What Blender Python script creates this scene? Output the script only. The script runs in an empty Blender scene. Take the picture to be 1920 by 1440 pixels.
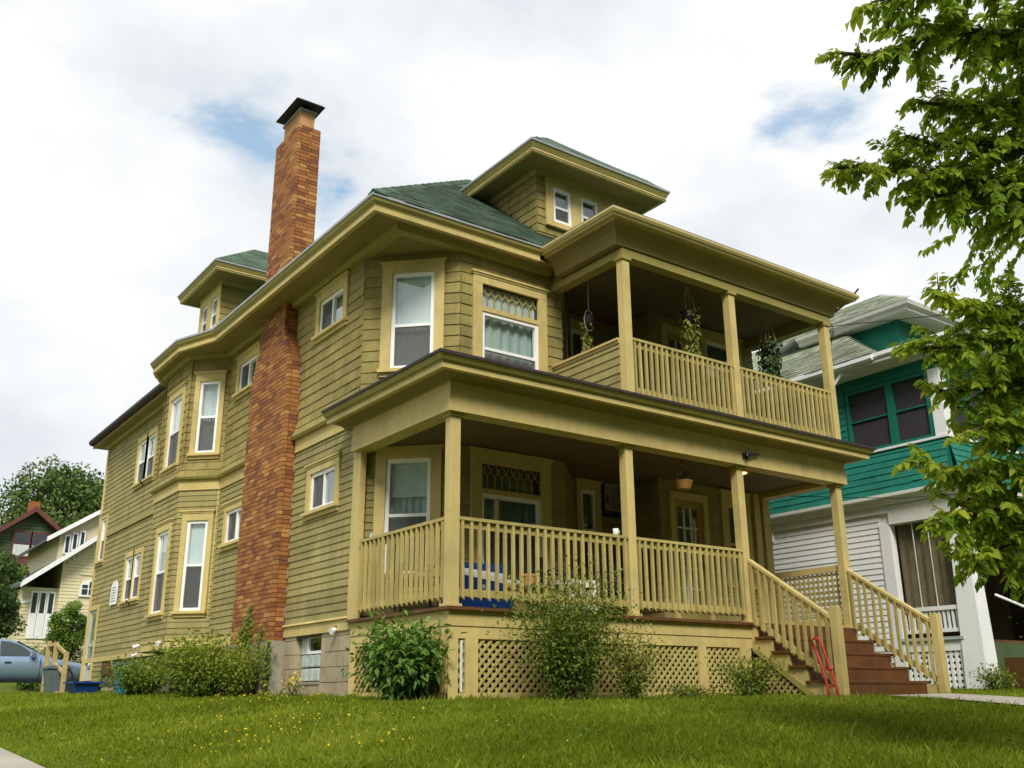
import bpy, bmesh, math, random
import numpy as np
from mathutils import Vector, Matrix
R = math.radians
random.seed(7); rng = np.random.default_rng(7)
scene = bpy.context.scene
COL = scene.collection

# ------------------------------------------------------------------ camera
cam = bpy.data.cameras.new('camera'); camo = bpy.data.objects.new('camera', cam); COL.objects.link(camo)
YAW, PITCH, ROLL, FPX = -0.6272, 0.3119, -0.0064, 1820.83
CAM = Vector((-6.0382, -9.5412, 0.015))
fw0 = Vector((-math.sin(YAW), math.cos(YAW), 0)); rt0 = Vector((math.cos(YAW), math.sin(YAW), 0)); up0 = Vector((0, 0, 1))
fwd = fw0*math.cos(PITCH) + up0*math.sin(PITCH); upv = -fw0*math.sin(PITCH) + up0*math.cos(PITCH)
rt = rt0*math.cos(ROLL) + upv*math.sin(ROLL); upv = -rt0*math.sin(ROLL) + upv*math.cos(ROLL)
camo.matrix_world = Matrix(((rt.x, upv.x, -fwd.x, CAM.x), (rt.y, upv.y, -fwd.y, CAM.y), (rt.z, upv.z, -fwd.z, CAM.z), (0, 0, 0, 1)))
cam.sensor_width = 36.0; cam.lens = 36.0*FPX/1920.0; cam.clip_start = 0.05; cam.clip_end = 2000
scene.camera = camo
scene.render.resolution_x = 1024; scene.render.resolution_y = 768

# ------------------------------------------------------------------ sky and sun
SUN_AZ, SUN_EL = R(212), R(44)                       # azimuth from +Y towards +X (veiled sun behind the camera's left shoulder)
sdir = Vector((math.sin(SUN_AZ)*math.cos(SUN_EL), math.cos(SUN_AZ)*math.cos(SUN_EL), math.sin(SUN_EL)))
world = bpy.data.worlds.new('World'); scene.world = world; world.use_nodes = True
nt = world.node_tree; nt.nodes.clear()
def wn(t, **k):
    n = nt.nodes.new(t)
    for a, b in k.items(): setattr(n, a, b)
    return n
def wl(a, b): nt.links.new(a, b)
out = wn('ShaderNodeOutputWorld'); bg = wn('ShaderNodeBackground'); wl(bg.outputs[0], out.inputs[0])
sky = wn('ShaderNodeTexSky', sky_type='NISHITA'); sky.sun_disc = False; sky.sun_elevation = SUN_EL; sky.sun_rotation = SUN_AZ
skym = wn('ShaderNodeMix', data_type='RGBA', blend_type='MULTIPLY'); skym.inputs[0].default_value = 1
wl(sky.outputs[0], skym.inputs[6]); skym.inputs[7].default_value = (0.11, 0.17, 0.165, 1)
tc = wn('ShaderNodeTexCoord')
def wnoise(scale, detail, rough, loc):
    mp = wn('ShaderNodeMapping'); mp.inputs['Location'].default_value = loc; mp.inputs['Scale'].default_value = (1, 1, 1.7)
    wl(tc.outputs['Generated'], mp.inputs[0])
    n = wn('ShaderNodeTexNoise'); n.inputs['Scale'].default_value = scale; n.inputs['Detail'].default_value = detail; n.inputs['Roughness'].default_value = rough
    wl(mp.outputs[0], n.inputs['Vector']); return n.outputs[0]
def wmath(op, a, b, clamp=False):
    n = wn('ShaderNodeMath', operation=op, use_clamp=clamp)
    for i, q in enumerate((a, b)):
        if isinstance(q, (int, float)): n.inputs[i].default_value = q
        else: wl(q, n.inputs[i])
    return n.outputs[0]
def wramp(v, pts):
    n = wn('ShaderNodeValToRGB'); wl(v, n.inputs[0]); e = n.color_ramp.elements
    e[0].position, e[0].color = pts[0]; e[1].position, e[1].color = pts[-1]
    for p, c in pts[1:-1]:
        q = e.new(p); q.color = c
    return n.outputs[0]
n1 = wnoise(2.6, 7, 0.55, (3.1, 1.7, 0.4)); n2 = wnoise(3.3, 6, 0.55, (9.2, 4.1, 2.2)); n3 = wnoise(9.0, 5, 0.6, (1.0, 7.0, 3.0))
hole = None
n4 = wnoise(9.0, 9, 0.62, (2.3, 5.1, 1.9))
wmp = wn('ShaderNodeMapping'); wmp.inputs['Scale'].default_value = (1, 1, 2.2); wmp.inputs['Location'].default_value = (4.4, 1.2, 0.6); wl(tc.outputs['Generated'], wmp.inputs[0])
wno = wn('ShaderNodeTexNoise'); wno.inputs['Scale'].default_value = 5.5; wno.inputs['Detail'].default_value = 6; wno.inputs['Roughness'].default_value = 0.6; wl(wmp.outputs[0], wno.inputs['Vector'])
wsub = wn('ShaderNodeVectorMath', operation='MULTIPLY_ADD'); wl(wno.outputs['Color'], wsub.inputs[0]); wsub.inputs[1].default_value = (0.26, 0.26, 0.20); wsub.inputs[2].default_value = (-0.13, -0.13, -0.10)
wadd = wn('ShaderNodeVectorMath', operation='ADD'); wl(tc.outputs['Generated'], wadd.inputs[0]); wl(wsub.outputs[0], wadd.inputs[1])
for d, r in (((0.276, 0.808, 0.520), 0.050), ((0.352, 0.80, 0.478), 0.036), ((0.706, 0.482, 0.513), 0.050), ((-0.6, 0.3, 0.74), 0.10), ((0.5, -0.6, 0.62), 0.10), ((-0.4, -0.7, 0.6), 0.10), ((0.9, -0.3, 0.3), 0.10)):
    vm = wn('ShaderNodeVectorMath', operation='DISTANCE'); wl(wadd.outputs[0], vm.inputs[0]); vm.inputs[1].default_value = d
    q = wmath('SUBTRACT', 1.0, wmath('DIVIDE', vm.outputs['Value'], r*1.7), True)
    hole = q if hole is None else wmath('MAXIMUM', hole, q)
holem = wramp(wmath('ADD', wmath('MULTIPLY', hole, 0.62), wmath('MULTIPLY', n4, 0.85)), [(0.60, (0, 0, 0, 1)), (0.76, (0.35, 0.35, 0.35, 1)), (0.95, (0.66, 0.66, 0.66, 1))])
cov = wmath('SUBTRACT', 1.0, wmath('MULTIPLY', holem, wmath('MULTIPLY', hole, 1.25, True)), True)
ccol = wramp(n2, [(0.28, (0.52, 0.56, 0.605, 1)), (0.40, (0.60, 0.632, 0.665, 1)), (0.50, (0.68, 0.70, 0.72, 1)), (0.64, (0.78, 0.78, 0.775, 1))])
mx = wn('ShaderNodeMix', data_type='RGBA'); wl(cov, mx.inputs[0]); wl(skym.outputs[2], mx.inputs[6]); wl(ccol, mx.inputs[7])
wl(mx.outputs[2], bg.inputs[0]); bg.inputs[1].default_value = 1.0
sl = bpy.data.lights.new('sun', 'SUN'); sl.energy = 2.6; sl.angle = R(18); sl.color = (1.0, 0.95, 0.86)
so = bpy.data.objects.new('sun', sl); COL.objects.link(so); so.rotation_euler = (-sdir).to_track_quat('-Z', 'Y').to_euler(); so.location = (0, -20, 30)
scene.view_settings.view_transform = 'Standard'; scene.view_settings.look = 'None'; scene.view_settings.gamma = 1
scene.view_settings.exposure = 0.42; scene.view_settings.use_curve_mapping = False

# ------------------------------------------------------------------ materials
MATS = {}
def mat(name, col, rough=0.7, var=0.18, scale=3.0, streak=0.0, bump=0.15, bscale=60, objvar=0.0, col2=None, c2amt=0.5, metallic=0.0, trans=0.0, tone=0.0, spec=0.3, c2scale=None, c2lo=0.52, c2hi=0.66):
    m = bpy.data.materials.new(name); MATS[name] = m; m.use_nodes = True
    t = m.node_tree; N = t.nodes; L = t.links; b = N['Principled BSDF']
    geo = N.new('ShaderNodeNewGeometry')
    def noise(s, detail=4, vec=None, sc=None):
        mp = N.new('ShaderNodeMapping'); L.new(geo.outputs['Position'], mp.inputs[0])
        if sc: mp.inputs['Scale'].default_value = sc
        n = N.new('ShaderNodeTexNoise'); n.inputs['Scale'].default_value = s; n.inputs['Detail'].default_value = detail; L.new(mp.outputs[0], n.inputs['Vector']); return n.outputs[0]
    def rng_(v, a, c, lo=0.25, hi=0.75):
        r = N.new('ShaderNodeMapRange'); L.new(v, r.inputs[0]); r.inputs[1].default_value = lo; r.inputs[2].default_value = hi; r.inputs[3].default_value = a; r.inputs[4].default_value = c; return r.outputs[0]
    def mul(a, c):
        q = N.new('ShaderNodeMath'); q.operation = 'MULTIPLY'; L.new(a, q.inputs[0])
        if isinstance(c, (int, float)): q.inputs[1].default_value = c
        else: L.new(c, q.inputs[1])
        return q.outputs[0]
    f = rng_(noise(scale, 5), 1-var, 1+var)
    f = mul(f, rng_(noise(scale*9, 3), 1-var*0.5, 1+var*0.5))
    if streak: f = mul(f, rng_(noise(6, 4, sc=(1.6, 1.6, 0.12)), 1-streak, 1+streak*0.4))
    if objvar:
        oi = N.new('ShaderNodeObjectInfo'); f = mul(f, rng_(oi.outputs['Random'], 1-objvar, 1+objvar, 0, 1))
    if tone:
        at = N.new('ShaderNodeAttribute'); at.attribute_name = 'tone'; f = mul(f, rng_(at.outputs['Fac'], 1-tone, 1+tone, 0, 1))
    base = N.new('ShaderNodeRGB'); base.outputs[0].default_value = (*col, 1); c = base.outputs[0]
    if col2:
        mx = N.new('ShaderNodeMix'); mx.data_type = 'RGBA'; L.new(mul(rng_(noise(c2scale or scale*2.3, 6), 0, 1, c2lo, c2hi), c2amt), mx.inputs[0]); L.new(c, mx.inputs[6]); mx.inputs[7].default_value = (*col2, 1); c = mx.outputs[2]
    vm = N.new('ShaderNodeVectorMath'); vm.operation = 'SCALE'; L.new(c, vm.inputs[0]); L.new(f, vm.inputs['Scale']); c = vm.outputs[0]
    L.new(c, b.inputs['Base Color']); b.inputs['Roughness'].default_value = rough; b.inputs['Metallic'].default_value = metallic
    b.inputs['Specular IOR Level'].default_value = spec
    if bump:
        bp = N.new('ShaderNodeBump'); bp.inputs['Strength'].default_value = bump; bp.inputs['Distance'].default_value = 0.01; L.new(noise(bscale, 4), bp.inputs['Height']); L.new(bp.outputs[0], b.inputs['Normal'])
    if trans:
        tr = N.new('ShaderNodeBsdfTranslucent'); L.new(c, tr.inputs[0]); ms = N.new('ShaderNodeMixShader'); ms.inputs[0].default_value = trans
        L.new(b.outputs[0], ms.inputs[1]); L.new(tr.outputs[0], ms.inputs[2]); L.new(ms.outputs[0], N['Material Output'].inputs[0])
    return m
def glassmat(name, tint=(0.9, 0.95, 0.95), refl=1.0, wav=0.02):
    m = bpy.data.materials.new(name); m.use_nodes = True; t = m.node_tree; N = t.nodes; L = t.links; N.remove(N['Principled BSDF'])
    g = N.new('ShaderNodeBsdfGlossy'); g.inputs['Roughness'].default_value = 0.03; g.inputs[0].default_value = (refl, refl, refl, 1)
    tr = N.new('ShaderNodeBsdfTransparent'); tr.inputs[0].default_value = (*tint, 1)
    lw = N.new('ShaderNodeLayerWeight'); lw.inputs[0].default_value = 0.5; fr = N.new('ShaderNodeMath'); fr.operation = 'POWER'; fr.inputs[1].default_value = 4.0; L.new(lw.outputs['Facing'], fr.inputs[0])
    ns = N.new('ShaderNodeTexNoise'); ns.inputs['Scale'].default_value = 2.0; geo = N.new('ShaderNodeNewGeometry'); L.new(geo.outputs['Position'], ns.inputs['Vector'])
    bp = N.new('ShaderNodeBump'); bp.inputs['Strength'].default_value = wav; bp.inputs['Distance'].default_value = 0.05; L.new(ns.outputs[0], bp.inputs['Height'])
    L.new(bp.outputs[0], g.inputs['Normal'])
    ad = N.new('ShaderNodeMath'); ad.operation = 'MULTIPLY_ADD'; ad.inputs[1].default_value = 0.9; ad.inputs[2].default_value = 0.07; L.new(fr.outputs[0], ad.inputs[0])
    ms = N.new('ShaderNodeMixShader'); L.new(ad.outputs[0], ms.inputs[0]); L.new(tr.outputs[0], ms.inputs[1]); L.new(g.outputs[0], ms.inputs[2]); L.new(ms.outputs[0], N['Material Output'].inputs[0])
    MATS[name] = m; return m
def screenmat(name, col, op):
    m = bpy.data.materials.new(name); m.use_nodes = True; t = m.node_tree; N = t.nodes; L = t.links; N.remove(N['Principled BSDF'])
    d = N.new('ShaderNodeBsdfDiffuse'); d.inputs[0].default_value = (*col, 1); tr = N.new('ShaderNodeBsdfTransparent')
    ms = N.new('ShaderNodeMixShader'); ms.inputs[0].default_value = op; L.new(tr.outputs[0], ms.inputs[1]); L.new(d.outputs[0], ms.inputs[2]); L.new(ms.outputs[0], N['Material Output'].inputs[0])
    MATS[name] = m; return m
SID = (0.328, 0.282, 0.108)
mat('siding', SID, 0.8, 0.16, 0.9, 0.16, 0.35, 90, 0.09, (0.235, 0.20, 0.08), 0.55)
mat('shingle_paint', (0.352, 0.288, 0.096), 0.85, 0.17, 1.1, 0.20, 0.6, 70, 0.12, (0.24, 0.205, 0.066), 0.6, tone=0.12)
mat('trim', (0.605, 0.480, 0.185), 0.65, 0.10, 1.0, 0.10, 0.2, 60, 0.05, (0.43, 0.34, 0.14), 0.45)
mat('rail_paint', (0.47, 0.385, 0.135), 0.7, 0.12, 1.6, 0.12, 0.25, 70, 0.12, (0.33, 0.27, 0.10), 0.5)
mat('cornice', (0.36, 0.305, 0.088), 0.65, 0.1, 1.3, 0.08, 0.12, 60, 0.0, (0.31, 0.265, 0.09), 0.4)
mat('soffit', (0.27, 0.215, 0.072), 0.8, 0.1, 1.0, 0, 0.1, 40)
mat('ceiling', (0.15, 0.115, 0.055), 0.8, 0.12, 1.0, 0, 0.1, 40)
mat('vinyl', (0.92, 0.92, 0.91), 0.4, 0.03, 2.0, 0.0, 0.03, 60)
mat('metal_edge', (0.36, 0.38, 0.40), 0.45, 0.15, 4, 0, 0.05, 60, metallic=0.3)
mat('gutter', (0.58, 0.47, 0.20), 0.45, 0.08, 2, 0.06, 0.04, 60)
mat('roof_edge', (0.055, 0.045, 0.05), 0.8, 0.25, 5, 0, 0.4, 120)
mat('roof_green', (0.068, 0.115, 0.074), 0.9, 0.35, 2.0, 0, 0.8, 160, 0.32, (0.13, 0.17, 0.105), 0.5, tone=0.22)
mat('slate', (0.24, 0.27, 0.19), 0.85, 0.3, 2.0, 0, 0.6, 50, 0.25, (0.30, 0.31, 0.22), 0.6, tone=0.25)
mat('mortar', (0.075, 0.045, 0.026), 0.9, 0.2, 12, 0, 0.5, 80)
mat('concrete', (0.36, 0.33, 0.27), 0.9, 0.18, 2.5, 0.1, 0.5, 60, 0.05, (0.24, 0.22, 0.17), 0.5)
mat('block', (0.40, 0.335, 0.215), 0.9, 0.15, 3, 0.08, 0.6, 70, 0.12, (0.30, 0.25, 0.17), 0.5)
mat('deck', (0.135, 0.056, 0.018), 0.6, 0.2, 3, 0, 0.2, 60, 0.08, (0.08, 0.034, 0.014), 0.5)
mat('curtain', (0.72, 0.77, 0.73), 0.9, 0.10, 5, 0.15, 0.1, 30, trans=0.2)
mat('curtain_white', (0.93, 0.93, 0.92), 0.9, 0.06, 5, 0.1, 0.1, 30, trans=0.2)
mat('curtain_dark', (0.20, 0.23, 0.21), 0.9, 0.2, 5, 0.3, 0.1, 30)
mat('interior', (0.10, 0.085, 0.06), 0.9, 0.2, 2, 0, 0, 30)
mat('dark', (0.02, 0.02, 0.022), 0.7, 0.3, 4, 0, 0.1, 40)
mat('black_metal', (0.035, 0.037, 0.042), 0.45, 0.2, 6, 0, 0.05, 40, metallic=0.3)
mat('terracotta', (0.50, 0.27, 0.12), 0.85, 0.2, 6, 0, 0.3, 50)
mat('cord', (0.42, 0.36, 0.25), 0.8, 0.1, 8, 0, 0, 40)
mat('wicker', (0.34, 0.17, 0.05), 0.7, 0.35, 40, 0, 0.5, 120)
mat('blue_plastic', (0.010, 0.05, 0.22), 0.4, 0.08, 3, 0, 0.02, 40)
mat('tarp', (0.02, 0.24, 0.40), 0.45, 0.15, 4, 0, 0.1, 20)
mat('bin_grey', (0.12, 0.16, 0.17), 0.5, 0.12, 4, 0.1, 0.05, 40)
mat('red_paint', (0.50, 0.035, 0.03), 0.4, 0.12, 8, 0, 0.03, 40)
mat('white_paint', (0.86, 0.87, 0.87), 0.6, 0.06, 1.2, 0.06, 0.1, 60, 0.02)
mat('white_cream', (0.74, 0.74, 0.69), 0.6, 0.08, 1.2, 0.06, 0.1, 60, 0.03)
mat('teal', (0.016, 0.205, 0.150), 0.65, 0.12, 1.5, 0.12, 0.2, 70, 0.06, (0.01, 0.15, 0.11), 0.4)
mat('teal_trim', (0.008, 0.16, 0.105), 0.55, 0.1, 1.5, 0.05, 0.1, 70)
mat('teal_light', (0.42, 0.50, 0.50), 0.6, 0.1, 2)
mat('yellow_siding', (0.66, 0.60, 0.38), 0.7, 0.08, 1.2, 0.05, 0.1, 60, 0.03)
mat('dark_red', (0.125, 0.045, 0.035), 0.7, 0.2, 1.5, 0.1, 0.2, 60)
mat('dark_green_siding', (0.075, 0.115, 0.05), 0.75, 0.15, 1.5, 0.1, 0.2, 60, 0.06)
mat('asphalt_roof', (0.10, 0.10, 0.10), 0.9, 0.2, 3, 0, 0.4, 80)
mat('asphalt', (0.055, 0.055, 0.057), 0.9, 0.2, 3, 0, 0.4, 80)
mat('pavement', (0.42, 0.385, 0.32), 0.9, 0.14, 1.5, 0, 0.4, 70, 0, (0.28, 0.25, 0.20), 0.4)
mat('bark', (0.085, 0.062, 0.042), 0.9, 0.3, 8, 0.3, 0.8, 40)
mat('twig', (0.12, 0.085, 0.05), 0.9, 0.3, 8, 0, 0.3, 40)
mat('car_paint', (0.27, 0.37, 0.50), 0.28, 0.03, 2, 0, 0, 40, metallic=0.55, spec=0.6)
mat('rubber', (0.02, 0.02, 0.02), 0.85, 0.2, 8, 0, 0.2, 60)
mat('chrome', (0.6, 0.6, 0.6), 0.2, 0.05, 4, 0, 0, 40, metallic=1.0)
mat('soil', (0.075, 0.052, 0.030), 0.95, 0.3, 3, 0, 0.6, 40)
mat('ceramic', (0.80, 0.80, 0.78), 0.25, 0.03, 4, 0, 0, 40)
mat('light_wood', (0.48, 0.36, 0.17), 0.7, 0.15, 4, 0.15, 0.2, 60)
mat('red_wood', (0.35, 0.14, 0.07), 0.7, 0.15, 4, 0.15, 0.2, 60)
mat('car_glass', (0.035, 0.05, 0.05), 0.06, 0.1, 3, 0, 0, 40, spec=0.8); glassmat('glass'); glassmat('glass_dark', (0.45, 0.5, 0.52)); glassmat('glass_hazy', (0.8, 0.85, 0.85), 0.9, 0.08)
screenmat('screen', (0.15, 0.15, 0.145), 0.42); screenmat('porch_screen', (0.075, 0.07, 0.075), 0.66)
mat('glass_block', (0.46, 0.54, 0.51), 0.15, 0.15, 14, 0, 0.5, 30, spec=0.6)
# bricks: four tones picked per brick
def brickmat():
    m = bpy.data.materials.new('brick'); m.use_nodes = True; t = m.node_tree; N = t.nodes; L = t.links; b = N['Principled BSDF']
    oi = N.new('ShaderNodeObjectInfo'); at = N.new('ShaderNodeAttribute'); at.attribute_name = 'tone'
    ad = N.new('ShaderNodeMath'); ad.operation = 'ADD'; L.new(oi.outputs['Random'], ad.inputs[0]); L.new(at.outputs['Fac'], ad.inputs[1])
    fr = N.new('ShaderNodeMath'); fr.operation = 'FRACT'; L.new(ad.outputs[0], fr.inputs[0])
    r = N.new('ShaderNodeValToRGB'); L.new(fr.outputs[0], r.inputs[0]); e = r.color_ramp.elements; r.color_ramp.interpolation = 'CONSTANT'
    e[0].position = 0; e[0].color = (0.34, 0.142, 0.044, 1); e[1].position = 0.28; e[1].color = (0.265, 0.100, 0.036, 1)
    for p, c in ((0.48, (0.38, 0.168, 0.052, 1)), (0.70, (0.205, 0.080, 0.040, 1)), (0.84, (0.47, 0.240, 0.078, 1)), (0.93, (0.30, 0.118, 0.040, 1))):
        q = e.new(p); q.color = c
    geo = N.new('ShaderNodeNewGeometry'); n = N.new('ShaderNodeTexNoise'); n.inputs['Scale'].default_value = 35; n.inputs['Detail'].default_value = 5; L.new(geo.outputs['Position'], n.inputs['Vector'])
    mr = N.new('ShaderNodeMapRange'); L.new(n.outputs[0], mr.inputs[0]); mr.inputs[1].default_value = 0.25; mr.inputs[2].default_value = 0.75; mr.inputs[3].default_value = 0.72; mr.inputs[4].default_value = 1.28
    vm = N.new('ShaderNodeVectorMath'); vm.operation = 'SCALE'; L.new(r.outputs[0], vm.inputs[0]); L.new(mr.outputs[0], vm.inputs['Scale']); L.new(vm.outputs[0], b.inputs['Base Color'])
    b.inputs['Roughness'].default_value = 0.8; b.inputs['Specular IOR Level'].default_value = 0.25
    bp = N.new('ShaderNodeBump'); bp.inputs['Strength'].default_value = 0.5; bp.inputs['Distance'].default_value = 0.01; L.new(n.outputs[0], bp.inputs['Height']); L.new(bp.outputs[0], b.inputs['Normal'])
    MATS['brick'] = m
brickmat()
def leafmat(name, dark, mid, light, trans=0.35, rough=0.5):
    m = bpy.data.materials.new(name); m.use_nodes = True; t = m.node_tree; N = t.nodes; L = t.links; b = N['Principled BSDF']
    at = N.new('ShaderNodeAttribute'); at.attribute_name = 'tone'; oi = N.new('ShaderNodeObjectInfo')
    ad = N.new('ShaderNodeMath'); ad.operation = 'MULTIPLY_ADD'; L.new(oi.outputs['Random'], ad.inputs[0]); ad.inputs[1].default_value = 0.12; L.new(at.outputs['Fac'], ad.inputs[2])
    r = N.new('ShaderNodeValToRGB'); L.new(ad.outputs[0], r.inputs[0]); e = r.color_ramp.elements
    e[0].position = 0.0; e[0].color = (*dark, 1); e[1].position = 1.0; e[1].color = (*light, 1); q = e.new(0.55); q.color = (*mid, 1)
    L.new(r.outputs[0], b.inputs['Base Color']); b.inputs['Roughness'].default_value = rough; b.inputs['Specular IOR Level'].default_value = 0.35
    tr = N.new('ShaderNodeBsdfTranslucent'); L.new(r.outputs[0], tr.inputs[0]); ms = N.new('ShaderNodeMixShader'); ms.inputs[0].default_value = trans
    L.new(b.outputs[0], ms.inputs[1]); L.new(tr.outputs[0], ms.inputs[2]); L.new(ms.outputs[0], N['Material Output'].inputs[0]); MATS[name] = m
leafmat('leaf_tree', (0.100, 0.195, 0.008), (0.230, 0.370, 0.020), (0.56, 0.60, 0.05), 0.55, 0.65)
leafmat('leaf_far', (0.045, 0.090, 0.022), (0.100, 0.165, 0.036), (0.22, 0.28, 0.06), 0.3, 0.7)
leafmat('leaf_peony', (0.050, 0.120, 0.015), (0.105, 0.215, 0.026), (0.22, 0.36, 0.06), 0.3, 0.4)
leafmat('leaf_spirea', (0.050, 0.105, 0.010), (0.135, 0.215, 0.022), (0.36, 0.36, 0.06), 0.35)
leafmat('leaf_bush', (0.050, 0.095, 0.008), (0.135, 0.215, 0.018), (0.34, 0.38, 0.04), 0.35)
leafmat('leaf_ivy', (0.018, 0.045, 0.012), (0.040, 0.080, 0.02), (0.12, 0.17, 0.03), 0.25, 0.4)
leafmat('leaf_pothos', (0.05, 0.10, 0.016), (0.16, 0.20, 0.03), (0.42, 0.40, 0.08), 0.35, 0.4)
leafmat('leaf_topiary', (0.04, 0.10, 0.010), (0.10, 0.19, 0.016), (0.24, 0.34, 0.035), 0.3)
leafmat('grass_blade', (0.110, 0.160, 0.004), (0.195, 0.262, 0.007), (0.38, 0.44, 0.04), 0.4, 0.6)
leafmat('dandelion', (0.75, 0.55, 0.02), (0.85, 0.60, 0.02), (0.9, 0.68, 0.05), 0.2, 0.7)
leafmat('daisy', (0.7, 0.72, 0.66), (0.75, 0.75, 0.7), (0.8, 0.8, 0.78), 0.2, 0.7)

# ------------------------------------------------------------------ helpers
class MB:
    def __init__(s): s.v = []; s.f = []; s.t = []
    def quadbox(s, p, tone=None):                     # p: 8 points, bottom ring then top ring
        n = len(s.v); s.v += [tuple(q) for q in p]
        s.f += [(n, n+3, n+2, n+1), (n+4, n+5, n+6, n+7), (n, n+1, n+5, n+4), (n+1, n+2, n+6, n+5), (n+2, n+3, n+7, n+6), (n+3, n, n+4, n+7)]
        if tone is not None: s.t += [tone]*6
        return s
    def box(s, x0, x1, y0, y1, z0, z1, tone=None):
        return s.quadbox([(x0, y0, z0), (x1, y0, z0), (x1, y1, z0), (x0, y1, z0), (x0, y0, z1), (x1, y0, z1), (x1, y1, z1), (x0, y1, z1)], tone)
    def poly(s, pts, tone=None):
        n = len(s.v); s.v += [tuple(q) for q in pts]; s.f.append(tuple(range(n, n+len(pts))))
        if tone is not None: s.t.append(tone)
        return s
    def prism(s, pts, off):                           # extrude polygon by vector
        n = len(s.v); k = len(pts); o = Vector(off); s.v += [tuple(q) for q in pts] + [tuple(Vector(q)+o) for q in pts]
        s.f += [tuple(range(n+k-1, n-1, -1)), tuple(range(n+k, n+2*k))] + [(n+i, n+(i+1) % k, n+k+(i+1) % k, n+k+i) for i in range(k)]
        return s
    def tube(s, pts, rad, seg=6, cap=True):
        n0 = len(s.v); pts = [Vector(p) for p in pts]; k = len(pts)
        rads = rad if isinstance(rad, (list, tuple)) else [rad]*k
        for i, p in enumerate(pts):
            d = (pts[min(i+1, k-1)] - pts[max(i-1, 0)])
            d = d.normalized() if d.length > 1e-9 else Vector((0, 0, 1))
            a = d.cross(Vector((0, 0, 1)) if abs(d.z) < 0.9 else Vector((1, 0, 0))).normalized(); b = d.cross(a)
            for j in range(seg):
                th = 2*math.pi*j/seg; s.v.append(tuple(p + (a*math.cos(th) + b*math.sin(th))*rads[i]))
        for i in range(k-1):
            for j in range(seg):
                s.f.append((n0+i*seg+j, n0+(i+1)*seg+j, n0+(i+1)*seg+(j+1) % seg, n0+i*seg+(j+1) % seg))
        if cap: s.f += [tuple(range(n0, n0+seg)), tuple(range(n0+k*seg-1, n0+(k-1)*seg-1, -1))]
        return s
    def lathe(s, prof, c, seg=20):                    # prof: (r,z)
        n0 = len(s.v); k = len(prof)
        for r, z in prof:
            for j in range(seg):
                th = 2*math.pi*j/seg; s.v.append((c[0]+r*math.cos(th), c[1]+r*math.sin(th), c[2]+z))
        for i in range(k-1):
            for j in range(seg): s.f.append((n0+i*seg+j, n0+i*seg+(j+1) % seg, n0+(i+1)*seg+(j+1) % seg, n0+(i+1)*seg+j))
        s.f += [tuple(range(n0+seg-1, n0-1, -1)), tuple(range(n0+(k-1)*seg, n0+k*seg))]
        return s
    def mesh(s, name):
        me = bpy.data.meshes.new(name); me.from_pydata(s.v, [], s.f)
        if s.t:
            a = me.attributes.new('tone', 'FLOAT', 'FACE'); a.data.foreach_set('value', s.t)
        me.update(); return me
def link(name, me, m, parent=None, smooth=False, kind=None):
    o = bpy.data.objects.new(name, me); COL.objects.link(o)
    if m and not me.materials: me.materials.append(MATS[m])
    if smooth: me.polygons.foreach_set('use_smooth', [True]*len(me.polygons))
    if parent is not None:
        o.parent = parent
        if parent.type == 'EMPTY': o.matrix_parent_inverse = Matrix.Translation(-parent.location)
    if kind: o['kind'] = kind
    return o
def fixn(o):
    bm = bmesh.new(); bm.from_mesh(o.data); bmesh.ops.recalc_face_normals(bm, faces=bm.faces); bm.to_mesh(o.data); bm.free(); return o
def obj(name, mb, m, parent=None, smooth=False, kind=None, recalc=False, bevel=0):
    o = link(name, mb.mesh(name), m, parent, smooth, kind)
    if recalc: fixn(o)
    if bevel:
        bm = bmesh.new(); bm.from_mesh(o.data); bmesh.ops.recalc_face_normals(bm, faces=bm.faces)
        bmesh.ops.bevel(bm, geom=bm.edges[:], offset=bevel, segments=2, affect='EDGES', profile=0.6); bm.to_mesh(o.data); bm.free()
    return o
def thing(name, label, cat, loc, group=None):
    o = bpy.data.objects.new(name, None); COL.objects.link(o); o.location = loc; o.empty_display_size = 0.2
    o['label'] = label; o['category'] = cat
    if group: o['group'] = group
    return o
def tag(o, label, cat, group=None):
    o['label'] = label; o['category'] = cat
    if group: o['group'] = group
    return o
class Face:
    """vertical wall plane from p0 to p1 seen from outside, u to the right, w outwards"""
    def __init__(s, p0, p1):
        s.p0 = Vector((*p0, 0)); d = Vector((*p1, 0)) - s.p0; s.len = d.length; s.d = d.normalized(); s.n = Vector((s.d.y, -s.d.x, 0))
    def pt(s, u, w, z): q = s.p0 + s.d*u + s.n*w; return (q.x, q.y, z)
    def u(s, x, y): return (Vector((x, y, 0)) - s.p0).dot(s.d)
    def box(s, mb, u0, u1, w0, w1, z0, z1, tone=None):
        return mb.quadbox([s.pt(u0, w1, z0), s.pt(u1, w1, z0), s.pt(u1, w0, z0), s.pt(u0, w0, z0), s.pt(u0, w1, z1), s.pt(u1, w1, z1), s.pt(u1, w0, z1), s.pt(u0, w0, z1)], tone)
def offset_path(path, off, closed=False):
    """mitred offset of a plan path; outward = right-hand normal (d.y,-d.x)"""
    P = [Vector((*p, 0)) for p in path]; n = len(P); res = []
    for i in range(n):
        ds = []
        if i > 0 or closed: ds.append((P[i]-P[i-1]).normalized())
        if i < n-1 or closed: ds.append((P[(i+1) % n]-P[i]).normalized())
        ns = [Vector((d.y, -d.x, 0)) for d in ds]
        m = ns[0] if len(ns) == 1 else (ns[0]+ns[1])/(1+ns[0].dot(ns[1]))
        res.append((P[i].x + m.x*off, P[i].y + m.y*off))
    return res
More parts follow.
